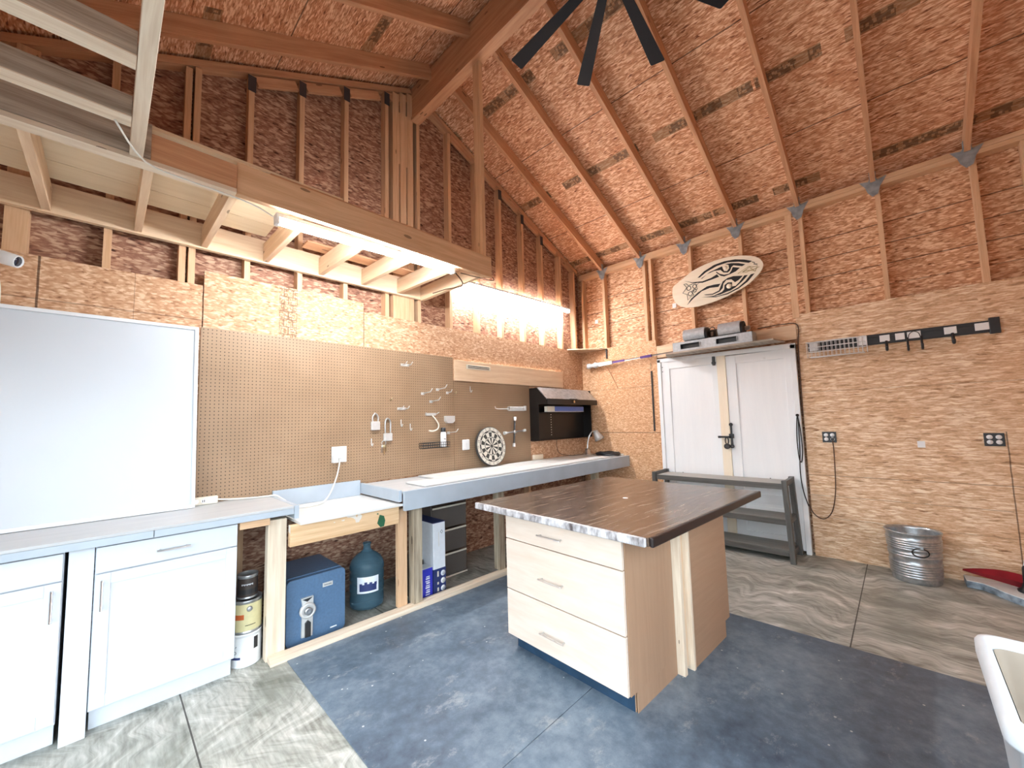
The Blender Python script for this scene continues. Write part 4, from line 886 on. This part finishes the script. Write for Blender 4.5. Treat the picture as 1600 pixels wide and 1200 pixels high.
MB().box((-1.165, -.2165, 1.579), (-.330, -.1635, 1.5838)).build('edge_strip', M['sticker'], bl)
MB().box((-1.20, -.16, 1.570), (-.30, -.021, 1.578)).build('shelf', M['blackmetal'], bc)
pgb = MB()
for z in range(9): pgb.box((-.86, -.0235, 1.26 + z * .035), (-.845, -.0205, 1.272 + z * .035))
pgb.build('slot_row', M['steel'], bc)
tag(MB().tube([(-.751, -.03, 1.203), (-.745, -.025, 1.08), (-.70, -.04, 1.0), (-.55, -.10, .962), (-.30, -.16, .960)], .004, smooth_steps=5).build('extension_cord', M['cord_brown']), 'thin dark cord running down from the black cabinet to the desk lamp', 'cord')
tag(MB().box((-1.26, -.050, .957), (-1.08, -.012, 1.018)).build('wood_block', M['boardwood'], None, .002), 'small wood block on the bench under the black cabinet', 'wood block')
# desk lamp
lp = thing('desk_lamp', 'small silver gooseneck desk lamp in the corner on the long bench', 'lamp', (-.20, -.16, .942))
MB().lathe([(1e-4, 0), (.075, 0), (.078, .008), (.070, .020), (.045, .038), (.040, .075), (.030, .095), (1e-4, .10)], (-.20, -.165, .942), 32).build('base', M['steel'], lp)
MB().tube([(-.20, -.165, 1.03), (-.19, -.17, 1.12), (-.175, -.19, 1.22), (-.14, -.22, 1.285), (-.09, -.25, 1.290)], .011, smooth_steps=5).build('neck', M['steel'], lp)
RS = Vector((.35, -.35, -1)).to_track_quat('Z', 'Y').to_matrix()
MB().lathe([(.012, -.045), (.035, -.035), (.045, .0), (.062, .06), (.072, .105), (.068, .105), (.056, .058), (.040, .0), (1e-4, -.02)], (-.085, -.255, 1.262), 32, R=RS).build('shade', M['silver'], lp)
# coiled hose / cable on the bench
ch = MB(); pts = []
for i in range(150):
    a = i * .2; r = .155 + .018 * math.sin(i * .37) - .00018 * i; pts.append((-.145 + r * 1.0 * math.cos(a), -.470 + r * 1.05 * math.sin(a), .958 + .0065 * (i / 31.4) + .004 * math.sin(i)))
ch.tube(pts, .011, n=8)
tag(ch.build('coiled_cable', M['black']), 'coil of black cable lying on the corner end of the long bench', 'cable')
tag(MB().cyl((-.06, -.62, .955), (-.02, -.64, .955), .013).build('cable_plug', M['cream']), 'pale plug end lying beside the black cable coil', 'plug')
# security camera
sc_ = thing('security_camera', 'white bullet security camera on the gable wall at the left edge', 'camera', (-5.62, -.12, 2.40))
axd = Vector((1.0, -.45, -.32)).normalized(); p0 = Vector((-5.665, -.095, 2.425))
Rc = axd.to_track_quat('Z', 'Y').to_matrix()
MB().lathe([(1e-4, 0), (.024, .002), (.034, .018), (.036, .05), (.034, .115), (.031, .118), (.029, .110), (1e-4, .110)], p0, 32, R=Rc).build('housing', M['whiteplastic'], sc_)
MB().lathe([(1e-4, .1125), (.026, .1125), (.026, .108)], p0, 24, R=Rc).build('lens', M['lens'], sc_)
MB().tube([(-5.69, -.004, 2.38), (-5.69, -.05, 2.37), (-5.655, -.09, 2.395)], .010, smooth_steps=4).cyl((-5.69, -.012, 2.38), (-5.69, -.001, 2.38), .03).build('mount', M['whiteplastic'], sc_)
tag(MB().tube([(-5.665, -.03, 2.36), (-5.64, -.02, 2.30), (-5.635, -.015, 2.20), (-5.64, -.012, 2.10)], .005, smooth_steps=4).build('extension_cord', M['cord_white']), 'thin white cord hanging below the security camera', 'cord')

# ================================================================== RIGHT WALL: WHAT HANGS AND STANDS THERE
# corner shelf
cs = thing('corner_shelf', 'thin triangular pine shelf high in the room corner', 'shelf', (-.15, -.15, 2.50))
MB().prism([(-.385, -.002, 2.510), (-.36, -.06, 2.510), (-.06, -.41, 2.500), (-.002, -.43, 2.500), (-.002, -.002, 2.505)], (0, 0, .016)).build('shelf_board', M['pine_pale'], cs)
MB().box((-.020, -.452, 2.36), (-.002, -.436, 2.512)).box((-.20, -.446, 2.495), (-.002, -.437, 2.499)).build('metal_bracket', M['black'], cs)
tag(MB().beam((-.012, -.442, 2.24), (-.012, -.600, 1.91), .010, .018, up=(1, 0, 0)).build('thin_stick', M['pine_warm']), 'thin brown stick fixed aslant on the wall below the duster head', 'stick')
# duster on pole
du = thing('duster_pole', 'white fluffy duster on a telescopic pole with purple grips', 'duster', (-.07, -.8, 2.29))
dp = lambda y: (-.065, y, 2.271 + (-.135 - y) * .0315)
fz = MB(); prof = [(1e-4, 0)]
for i in range(14): prof.append((.036 + .010 * math.sin(i * 2.3) * (1 if i % 2 else -.4) if 0 < i < 13 else .02, i * .0155))
prof.append((1e-4, .21)); fz.lathe(prof, dp(-.135), 20, R=Vector((0, -1, .03)).to_track_quat('Z', 'Y').to_matrix()).build('fluffy_head', M['whiteplastic'], du)
MB().cyl(dp(-.345), dp(-.565), .030, .026).build('white_sleeve', M['whiteplastic'], du)
MB().cyl(dp(-.57), dp(-.76), .015).build('purple_grip', M['purple'], du); MB().cyl(dp(-1.00), dp(-1.16), .018).build('purple_grip', M['purple'], du)
MB().cyl(dp(-.57), dp(-1.52), .009).build('pole', M['steel'], du)
tag(MB().box((-.012, -1.128, 1.285), (-.002, -1.108, 2.10), grain=2).build('flat_bar', M['black'], None, .002), 'slim black bar hanging upright on the wall left of the white door', 'bar')
tag(MB().tube([(-.01, -1.115, 2.12), (-.012, -1.10, 2.15), (-.01, -1.115, 2.18), (-.012, -1.11, 2.21)], .003, smooth_steps=3).build('wire_loop', M['brass']), 'small wire loop above the slim black bar', 'wire')
# shelf plank and blower unit over the door
tag(MB().prism([(-.30, -1.45, 2.248), (-.04, -1.36, 2.248), (-.04, -2.66, 2.248), (-.30, -2.60, 2.248)], (0, 0, .018)).build('plank', M['weathered'], None, .001), 'weathered grey plank lying over the white double door', 'board')
bw = thing('blower_unit', 'galvanised twin blower unit standing on the plank over the door', 'blower', (-.15, -1.96, 2.29))
q = MB(); ya, yb = -1.525, -2.400; x0, x1, z0, z1 = -.255, -.06, 2.267, 2.388
# base with two rectangular outlets in its front
yo = [(-1.62, -1.845), (-2.03, -2.245)]
ys = [ya, yo[0][0], yo[0][1], yo[1][0], yo[1][1], yb]; zA, zB = z0 + .030, z1 - .030
for k in (0, 2, 4): q.box((x0, ys[k + 1], zA), (x0 + .003, ys[k], zB))
q.box((x0, yb, z0), (x0 + .003, ya, zA)).box((x0, yb, zB), (x0 + .003, ya, z1)).box((x0, yb, z0), (x1, ya, z0 + .003)).box((x0, yb, z1 - .003), (x1, ya, z1)).box((x0, ya - .003, z0), (x1, ya, z1)).box((x0, yb, z0), (x1, yb + .003, z1)).box((x1 - .003, yb, z0), (x1, ya, z1))
q.build('base_duct', M['galv_dull'], bw)
for a, b in yo: MB().box((x0 + .05, b - .01, zA - .01), (x0 + .056, a + .01, zB + .01)).build('duct_interior', M['black'], bw)
for a, b in yo: MB().box((x0 - .012, b - .004, zA), (x0 - .0005, b, zB)).build('outlet_flange', M['galv_dull'], bw)
RYy = Matrix.Rotation(math.radians(90), 3, 'X')
for a, b in ((-1.645, -1.895), (-2.045, -2.275)):
    h_ = MB(); cx_, cz_ = -.150, z1 + .070; n_ = 20; pts_ = []
    for i in range(n_ + 1): aa = math.radians(222 - 264 * i / n_); pts_.append((cx_ + .086 * math.cos(aa), cz_ + .004 + .086 * math.sin(aa)))
    h_.prism([(x, a, z) for x, z in pts_], (0, b - a, 0))
    for f_ in h_.bm.faces: f_.smooth = len(f_.verts) == 4
    hh = h_.build('blower_housing', M['galv_dull'], bw)
    MB().lathe([(.078, 0), (.078, .03), (.060, .034), (.040, .010), (1e-4, .010)], (cx_, b - .0005, cz_), 28, R=RYy).build('fan_wheel', M['black'], bw)
MB().cyl((-.15, -1.93, z1 + .060), (-.15, -2.02, z1 + .060), .048).build('motor', M['blackmetal'], bw)
MB().cyl((-.19, -1.975, z1 + .02), (-.19, -1.975, z1 + .075), .018).build('capacitor', M['steel'], bw)
MB().tube([(-.19, -1.94, z1 + .05), (-.18, -1.95, z1 + .12), (-.17, -1.99, z1 + .13), (-.18, -2.01, z1 + .06)], .005, smooth_steps=4).build('wiring', M['black'], bw)
MB().cyl((-.15, -2.31, z1 + .062), (-.15, -2.36, z1 + .062), .025).build('axle_mount', M['steel'], bw)
# bodyboard with tribal print
BB = {"outline":[[-1.473,3.098],[-1.486,3.172],[-1.536,3.207],[-1.622,3.251],[-1.734,3.314],[-1.884,3.353],[-2.036,3.37],[-2.156,3.368],[-2.294,3.342],[-2.403,3.302],[-2.473,3.255],[-2.508,3.193],[-2.508,3.146],[-2.476,3.088],[-2.422,3.036],[-2.346,2.98],[-2.245,2.937],[-2.11,2.892],[-1.971,2.863],[-1.836,2.849],[-1.706,2.851],[-1.6,2.88],[-1.529,2.93],[-1.482,3.018]],
"A":[[-1.798,3.211],[-1.879,3.271],[-2.0,3.318],[-2.114,3.328],[-2.231,3.316],[-2.328,3.283],[-2.407,3.241],[-2.369,3.231],[-2.267,3.276],[-2.152,3.303],[-2.031,3.295],[-1.904,3.255],[-1.824,3.208]],
"B":[[-1.84,3.19],[-1.945,3.243],[-2.087,3.274],[-2.093,3.245],[-2.107,3.209],[-2.138,3.2],[-2.163,3.228],[-2.158,3.27],[-2.12,3.29],[-2.19,3.282],[-2.266,3.259],[-2.335,3.224],[-2.301,3.211],[-2.211,3.249],[-2.187,3.234],[-2.173,3.199],[-2.145,3.18],[-2.098,3.194],[-2.068,3.234],[-1.995,3.242],[-1.91,3.225],[-1.848,3.183]],
"C":[[-1.629,3.22],[-1.725,3.172],[-1.855,3.151],[-1.957,3.166],[-2.025,3.193],[-2.047,3.155],[-1.972,3.144],[-1.854,3.132],[-1.725,3.164]],
"D":[[-2.019,3.229],[-2.057,3.188],[-2.104,3.164],[-2.159,3.161],[-2.184,3.191],[-2.202,3.23],[-2.277,3.199],[-2.23,3.169],[-2.166,3.152],[-2.102,3.143],[-2.064,3.163],[-2.018,3.213]],
"E":[[-1.65,2.892],[-1.704,2.964],[-1.795,3.025],[-1.901,3.072],[-1.984,3.073],[-2.058,3.066],[-2.031,3.033],[-1.933,3.045],[-1.839,3.028],[-1.739,2.965]],
"F":[[-1.861,2.979],[-1.961,2.965],[-2.036,2.987],[-2.055,3.031],[-2.083,3.086],[-2.14,3.115],[-2.203,3.119],[-2.301,3.096],[-2.253,3.057],[-2.214,3.042],[-2.178,3.087],[-2.123,3.093],[-2.089,3.058],[-2.078,3.007],[-2.043,2.972],[-1.96,2.952],[-1.878,2.968]],
"G":[[-1.843,2.963],[-1.968,2.937],[-2.067,2.961],[-2.093,2.986],[-2.1,3.037],[-2.137,3.058],[-2.183,3.05],[-2.18,2.998],[-2.218,2.997],[-2.259,3.03],[-2.316,3.096],[-2.353,3.09],[-2.289,3.03],[-2.217,2.98],[-2.162,2.955],[-2.122,2.951],[-2.049,2.934],[-1.967,2.929]],
"H":[[-1.825,2.951],[-2.008,2.922],[-2.129,2.932],[-2.247,2.972],[-2.326,3.028],[-2.382,3.09],[-2.422,3.091],[-2.348,3.014],[-2.246,2.955],[-2.128,2.919],[-1.991,2.913]]}
bd = thing('wake_board', 'oval cream board with black tribal print hung on the studs above the door', 'board', (-.02, -1.99, 3.1))
def smooth2(P, n=4):
    k = len(P); out = []
    for i in range(k):
        a, b, c, d = (Vector(P[(i + j) % k]) for j in (-1, 0, 1, 2))
        for q_ in range(n):
            t = q_ / n; v = 0.5 * ((2 * b) + (c - a) * t + (2 * a - 5 * b + 4 * c - d) * t * t + (3 * b - a - 3 * c + d) * t ** 3); out.append((v.x, v.y))
    return out
MB().prism([(-.014, y, z) for y, z in smooth2(BB['outline'])], (-.016, 0, 0)).build('board', M['boardwood'], bd, .003)
for k in 'ABCDEFGH': MB().prism([(-.0302, y, z) for y, z in BB[k]], (-.0008, 0, 0)).build('tribal_mark', M['ink'], bd)
def ringp(y, z, r): return [(-.031, y + r * math.cos(a * math.pi / 8), z + r * math.sin(a * math.pi / 8)) for a in range(16)]
for y, z, r in ((-1.685, 3.105, .026), (-1.699, 3.031, .026), (-1.757, 3.112, .024), (-1.755, 3.058, .020)): MB().tube(ringp(y, z, r), .004, n=6, closed=True).build('scroll_mark', M['ink'], bd)
MB().tube([(-.031, y, z) for y, z in ((-1.625, 3.175), (-1.66, 3.12), (-1.605, 3.06), (-1.66, 3.03), (-1.665, 2.955), (-1.70, 2.99), (-1.74, 3.0), (-1.72, 3.06), (-1.79, 3.07), (-1.77, 3.12), (-1.84, 3.15), (-1.74, 3.15), (-1.68, 3.14), (-1.66, 3.17))], .0035, n=6, closed=True).build('scroll_outline', M['ink'], bd)
for P_ in ([(-2.25, 3.137), (-2.367, 3.189), (-2.473, 3.153), (-2.34, 3.128)], [(-2.30, 3.14), (-2.38, 3.18), (-2.42, 3.12), (-2.34, 3.15)], [(-2.38, 3.16), (-2.455, 3.175), (-2.427, 3.111)]):
    MB().tube([(-.031, y, z) for y, z in P_], .003, n=6, closed=True).build('gold_outline', M['gold'], bd)
MB().tube([(-.031, -2.406, 3.229), (-.031, -2.43, 3.215), (-.031, -2.42, 3.20), (-.031, -2.454, 3.188)], .004, n=6).build('scroll_mark', M['ink'], bd)
for y, z, q_ in ((-2.121, 3.245, .024), (-2.149, 3.012, .030)): MB().lathe([(1e-4, 0), (q_, 0), (q_, .0008), (1e-4, .0008)], (-.0312, y, z), 28, R=Matrix.Rotation(math.radians(-90), 3, 'Y')).build('round_mark', M['boardwood'], bd)
# tool rail with basket
rl = thing('tool_rail', 'black wall-mounted tool rail with white hook clips right of the door', 'rail', (0, -3.5, 2.15))
RZ = lambda y: 2.175 - (y + 2.85) * -.015
rb = MB(); rb.prism([(-.001, -2.850, 2.115), (-.001, -2.850, 2.215), (-.001, -4.135, 2.205), (-.001, -4.135, 2.105)], (-.014, 0, 0)).prism([(-.015, -2.850, 2.185), (-.015, -2.850, 2.205), (-.015, -4.135, 2.195), (-.015, -4.135, 2.175)], (-.010, 0, 0)).prism([(-.015, -2.850, 2.122), (-.015, -2.850, 2.138), (-.015, -4.135, 2.128), (-.015, -4.135, 2.112)], (-.010, 0, 0))
rb.build('rail_body', M['black'], rl)
MB().box((-.032, -4.145, 2.090), (-.0005, -4.085, 2.225)).build('rail_end', M['black'], rl, .004)
for k, (y, w_) in enumerate(((-3.444, .085), (-3.548, .075), (-3.640, .105), (-3.865, .090), (-4.045, .095))):
    c_ = MB().box((-.031, y - w_ * .42, 2.128), (-.026, y + w_ * .42, 2.190)).build('clip_plate', M['sticker'], rl, .002)
    if k in (0, 3): MB().tube([(-.028, y - .01, 2.13), (-.05, y - .01, 2.09), (-.06, y - .01, 2.05), (-.09, y - .01, 2.04), (-.10, y - .01, 2.07)], .011, smooth_steps=4).build('hook', M['black'], c_)
    if k == 2:
        for d in (-.045, .045): MB().tube([(-.028, y + d, 2.14), (-.045, y + d, 2.08), (-.07, y + d, 2.02), (-.11, y + d, 2.02), (-.12, y + d, 2.06)], .008, smooth_steps=4).build('hook', M['black'], c_)
        MB().tube([(-.032, y - .04, 2.125), (-.033, y - .03, 2.17), (-.033, y, 2.19), (-.033, y + .03, 2.17), (-.032, y + .04, 2.125)], .003, smooth_steps=4).build('wire_arch', M['black'], c_)
wbk = thing('wire_basket', 'white wire basket hooked on the left end of the black tool rail', 'basket', (-.09, -3.08, 2.1))
Xb, Xf, Ya, Yb, Zt, Zb = -.036, -.155, -2.855, -3.318, 2.200, 2.045
m1_ = MB()
for z, k in ((Zt, 0.), (Zt - .05, .006), (Zt - .10, .012), (Zb, .02)): m1_.tube([(Xb, Ya - k, z), (Xf + k, Ya - k, z - .01), (Xf + k, Yb + k, z - .01), (Xb, Yb + k, z)], .0035 if k == 0 else .0025, n=5, closed=True)
for i in range(4): x = Xb + (Xf - Xb) * (i + .5) / 4; m1_.tube([(x, Ya - .02, Zb - .005), (x, Yb + .02, Zb - .005)], .002, n=4)
m1_.build('rim_wires', M['sticker'], wbk)
m1_ = MB()
for i in range(15): y = Ya + (Yb - Ya) * i / 14; m1_.tube([(Xb, y, Zt), (Xb, y, Zb), (Xf + .02, y, Zb - .008), (Xf, y, Zt - .01)], .0022, n=4)
m1_.build('mesh_wires', M['sticker'], wbk)
for y in (-2.90, -3.285): MB().box((-.034, y - .035, 2.115), (-.030, y + .035, 2.205)).build('hanger_plate', M['sticker'], wbk, .001)
# outlets on the right wall
def quad_outlet(y, z, lab, plug):
    t = thing('wall_outlet', lab, 'outlet', (0, y, z), 0, 'double outlets on the right wall')
    MB().box((-.012, y - .056, z - .054), (-.0005, y + .056, z + .054)).build('cover_plate', M['black'], t, .002)
    for dy in (-.025, .025):
        for dz in (-.021, .021):
            s_ = MB().lathe([(1e-4, .0), (.018, .0), (.018, .003), (1e-4, .003)], (-.0125, y + dy, z + dz), 20, R=Matrix.Rotation(math.radians(-90), 3, 'Y')).build('socket', M['sticker'], t)
    if plug: MB().box((-.045, y - .037, z - .034), (-.0165, y - .013, z - .008)).build('plug', M['black'], t, .003)
quad_outlet(-2.962, 1.218, 'dark-plated double outlet with a brown cord plugged in, near the door', True)
quad_outlet(-4.040, 1.205, 'dark-plated double outlet with nothing plugged in, at the right edge', False)
tag(MB().tube([(-.035, -2.987, 1.19), (-.02, -2.990, 1.10), (-.012, -2.985, .90), (-.012, -2.972, .66), (-.012, -2.932, .465), (-.012, -2.86, .384), (-.012, -2.784, .425), (-.012, -2.748, .517)], .0045, smooth_steps=6).build('extension_cord', M['cord_brown']), 'brown cord looping down from the outlet right of the door', 'cord')
tag(MB().tube([(.02, -2.40, 2.455), (-.012, -2.52, 2.452), (-.012, -2.64, 2.452), (-.012, -2.775, 2.42), (-.012, -2.768, 2.20), (-.012, -2.762, 1.78), (-.012, -2.758, 1.44)], .0055, smooth_steps=6).build('extension_cord', M['cord_brown']), 'dark cord arching over the door and down its right edge', 'cord')
tag(MB().tube([(-.045, -2.715, 1.45), (-.045, -2.730, 1.30), (-.045, -2.735, 1.10), (-.045, -2.720, .96), (-.045, -2.700, 1.00), (-.045, -2.695, 1.20), (-.045, -2.705, 1.38), (-.045, -2.718, 1.44), (-.045, -2.712, 1.1), (-.045, -2.70, .85), (-.045, -2.715, .65), (-.03, -2.745, .50)], .005, smooth_steps=6).cyl((-.06, -2.715, 1.45), (-.0365, -2.715, 1.45), .014).build('cable_loop', M['blackmetal']), 'grey cable looped on a hook on the right door frame', 'cable')
tag(MB().box((-.003, -3.638, 1.128), (-.0005, -3.588, 1.186)).build('wall_sticker', M['sticker']), 'small white sticker on the right wall between the two outlets', 'sticker')

# shelf bench before the door
sb = thing('shelf_bench', 'low grey-stained wooden shelf unit with three shelves before the white door', 'shelf unit', (-.24, -1.95, 0))
for y in (-1.275, -2.648):
    for x, dx in ((-.435, .02), (-.065, 0)):
        MB().beam((x, y, 0), (x + dx, y + (.03 if y < -2 else 0), .800), .045, .060, up=(1, 0, 0)).build('leg', M['greywood'], sb, .003)
    for z in (.765, .385, .06): MB().box((-.40, y - .015 + (.02 if y < -2 else 0), z - .02), (-.09, y + .015 + (.02 if y < -2 else 0), z + .035)).build('side_rail', M['greywood'], sb, .002)
for z, k in ((.755, .005), (.405, 0), (.105, 0)):
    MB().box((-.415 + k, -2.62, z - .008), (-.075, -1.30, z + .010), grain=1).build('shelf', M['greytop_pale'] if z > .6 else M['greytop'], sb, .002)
    MB().box((-.428 + k, -2.615, z - .045), (-.416 + k, -1.30, z + .011), grain=1).build('shelf_lip', M['greywood'], sb, .002)
# bucket
bu = thing('bucket', 'ribbed galvanised metal bucket standing against the right wall', 'bucket', (-.215, -3.495, 0))
pr_ = [(1e-4, .012), (.140, .012), (.150, .0), (.155, .004), (.157, .03)]
bz = lambda z: .157 + .019 * z / .42
for z0 in [.045 + .021 * i for i in range(6)] + [.215, .236] + [.275 + .019 * i for i in range(5)]:
    pr_ += [(bz(z0) , z0), (bz(z0) + .0055, z0 + .006), (bz(z0) + .0055, z0 + .009), (bz(z0), z0 + .014)]
pr_ += [(.176, .395), (.181, .410), (.186, .416), (.182, .424), (.174, .420), (.172, .40), (.155, .03), (1e-4, .02)]
MB().lathe(pr_, (-.215, -3.495, .001), 56).build('body', M['galv'], bu)
va = math.degrees(math.atan2(-3.49 + 3.495, -5.2 + .215)) + 12
pc = Vector((-.215 + .180 * math.cos(math.radians(va)), -3.495 + .180 * math.sin(math.radians(va)), .285)); tn = Vector((-math.sin(math.radians(va)), math.cos(math.radians(va)), 0))
MB().tube([pc + tn * .052 * math.cos(a * math.pi / 8) + Vector((0, 0, .036 * math.sin(a * math.pi / 8) - .01)) for a in range(16)], .005, closed=True).build('ring_handle', M['blackmetal'], bu)
MB().box((pc.x - .004, pc.y - .02, .305), (pc.x + .012, pc.y + .02, .325)).build('handle_lug', M['galv'], bu)
# foam slab, red shovel, black and white pole
fs = MB(); ptsf = []
random.seed(3)
edge = [(-.175, -3.785), (-.19, -3.87), (-.25, -3.92), (-.33, -3.967), (-.38, -4.01), (-.437, -4.06), (-.46, -4.20), (-.44, -4.40)]
fs.prism([(-.03, -3.78, .003)] + [(x + random.uniform(-.006, .006), y, .003) for x, y in edge] + [(-.03, -4.40, .003)], (0, 0, .05))
sb_ = thing('foam_slab', 'torn blue-grey foam slab with white skin on the floor at the right edge', 'foam slab', (-.2, -4.1, 0))
fs.build('core', M['foam'], sb_)
MB().prism([(-.03, -3.78, .0535)] + [(x, y, .0535) for x, y in edge] + [(-.03, -4.40, .0535)], (0, 0, .006)).build('skin', M['foamtop'], sb_)
sv = MB(); rows = []
for i in range(13):
    t = i / 12; y = -3.775 - t * .40; w_ = .085 * math.sin(math.pi * min(1, t * .62 + .02)) ** .8
    rows.append([(-.075 - .10 * t - w_ * .5 * (1 - abs(u)) , y, .112 + .02 * math.sin(t * 3) + u * w_ * .62 - .02 * t) for u in (-1, -.5, 0, .5, 1)])
for i in range(12):
    for j in range(4): sv.face([rows[i][j], rows[i][j + 1], rows[i + 1][j + 1], rows[i + 1][j]])
bmesh.ops.remove_doubles(sv.bm, verts=sv.bm.verts, dist=1e-5)
so = sv.build('shovel_blade', M['red']); sm_ = so.modifiers.new('thick', 'SOLIDIFY'); sm_.thickness = .006
tag(so, 'deep red plastic scoop lying on the foam slab at the right edge', 'scoop')
bp_ = thing('broom', 'black-footed white pole standing on the foam slab at the right edge', 'broom', (-.24, -4.09, .06))
MB().lathe([(1e-4, .061), (.060, .061), (.062, .075), (.040, .095), (.030, .13), (.028, .24), (.020, .26)], (-.24, -4.10, 0), 28).build('black_foot', M['black'], bp_)
MB().cyl((-.24, -4.10, .255), (-.20, -4.22, 1.05), .019).build('white_handle', M['whiteplastic'], bp_)
# white tub
tb = thing('utility_tub', 'large white plastic utility tub cut off at the lower right corner', 'tub', (-3.41, -3.95, 0))
def rr(x0, x1, y0, y1, r, z, n=6):
    P_ = []
    for cx, cy, a in ((x1 - r, y0 + r, -90), (x1 - r, y1 - r, 0), (x0 + r, y1 - r, 90), (x0 + r, y0 + r, 180)):
        for k in range(n + 1): aa = math.radians(a + 90 * k / n); P_.append(Vector((cx + r * math.cos(aa), cy + r * math.sin(aa), z)))
    return P_
def loft(m_, loops, cap0=False, cap1=False):
    R_ = [[m_.bm.verts.new(v) for v in L] for L in loops]; n = len(R_[0])
    for a, b in zip(R_, R_[1:]):
        for i in range(n):
            f = m_.bm.faces.new([a[i], a[(i + 1) % n], b[(i + 1) % n], b[i]]); f.smooth = True
    if cap0: m_.bm.faces.new(R_[0][::-1])
    if cap1: m_.bm.faces.new(R_[-1])
    return m_
tx0, tx1, ty0, ty1 = -3.700, -3.125, -4.32, -3.612
E_ = lambda e, z, r=.05: rr(tx0 + e, tx1 - e, ty0 + e, ty1 - e, max(.012, r - e * .5), z)
loft(MB(), [E_(.075, .0085), E_(.045, .30), E_(.022, .655), E_(.004, .660), E_(.0, .668), E_(.0, .705), E_(.006, .716), E_(.020, .719), E_(.030, .712), E_(.034, .700), E_(.042, .56), E_(.055, .52)], cap0=True).build('shell', M['tubwhite'], tb)
loft(MB(), [E_(.038, .690), E_(.058, .53), E_(.075, .500)], cap1=True).build('inner_liner', M['tubliner'], tb)
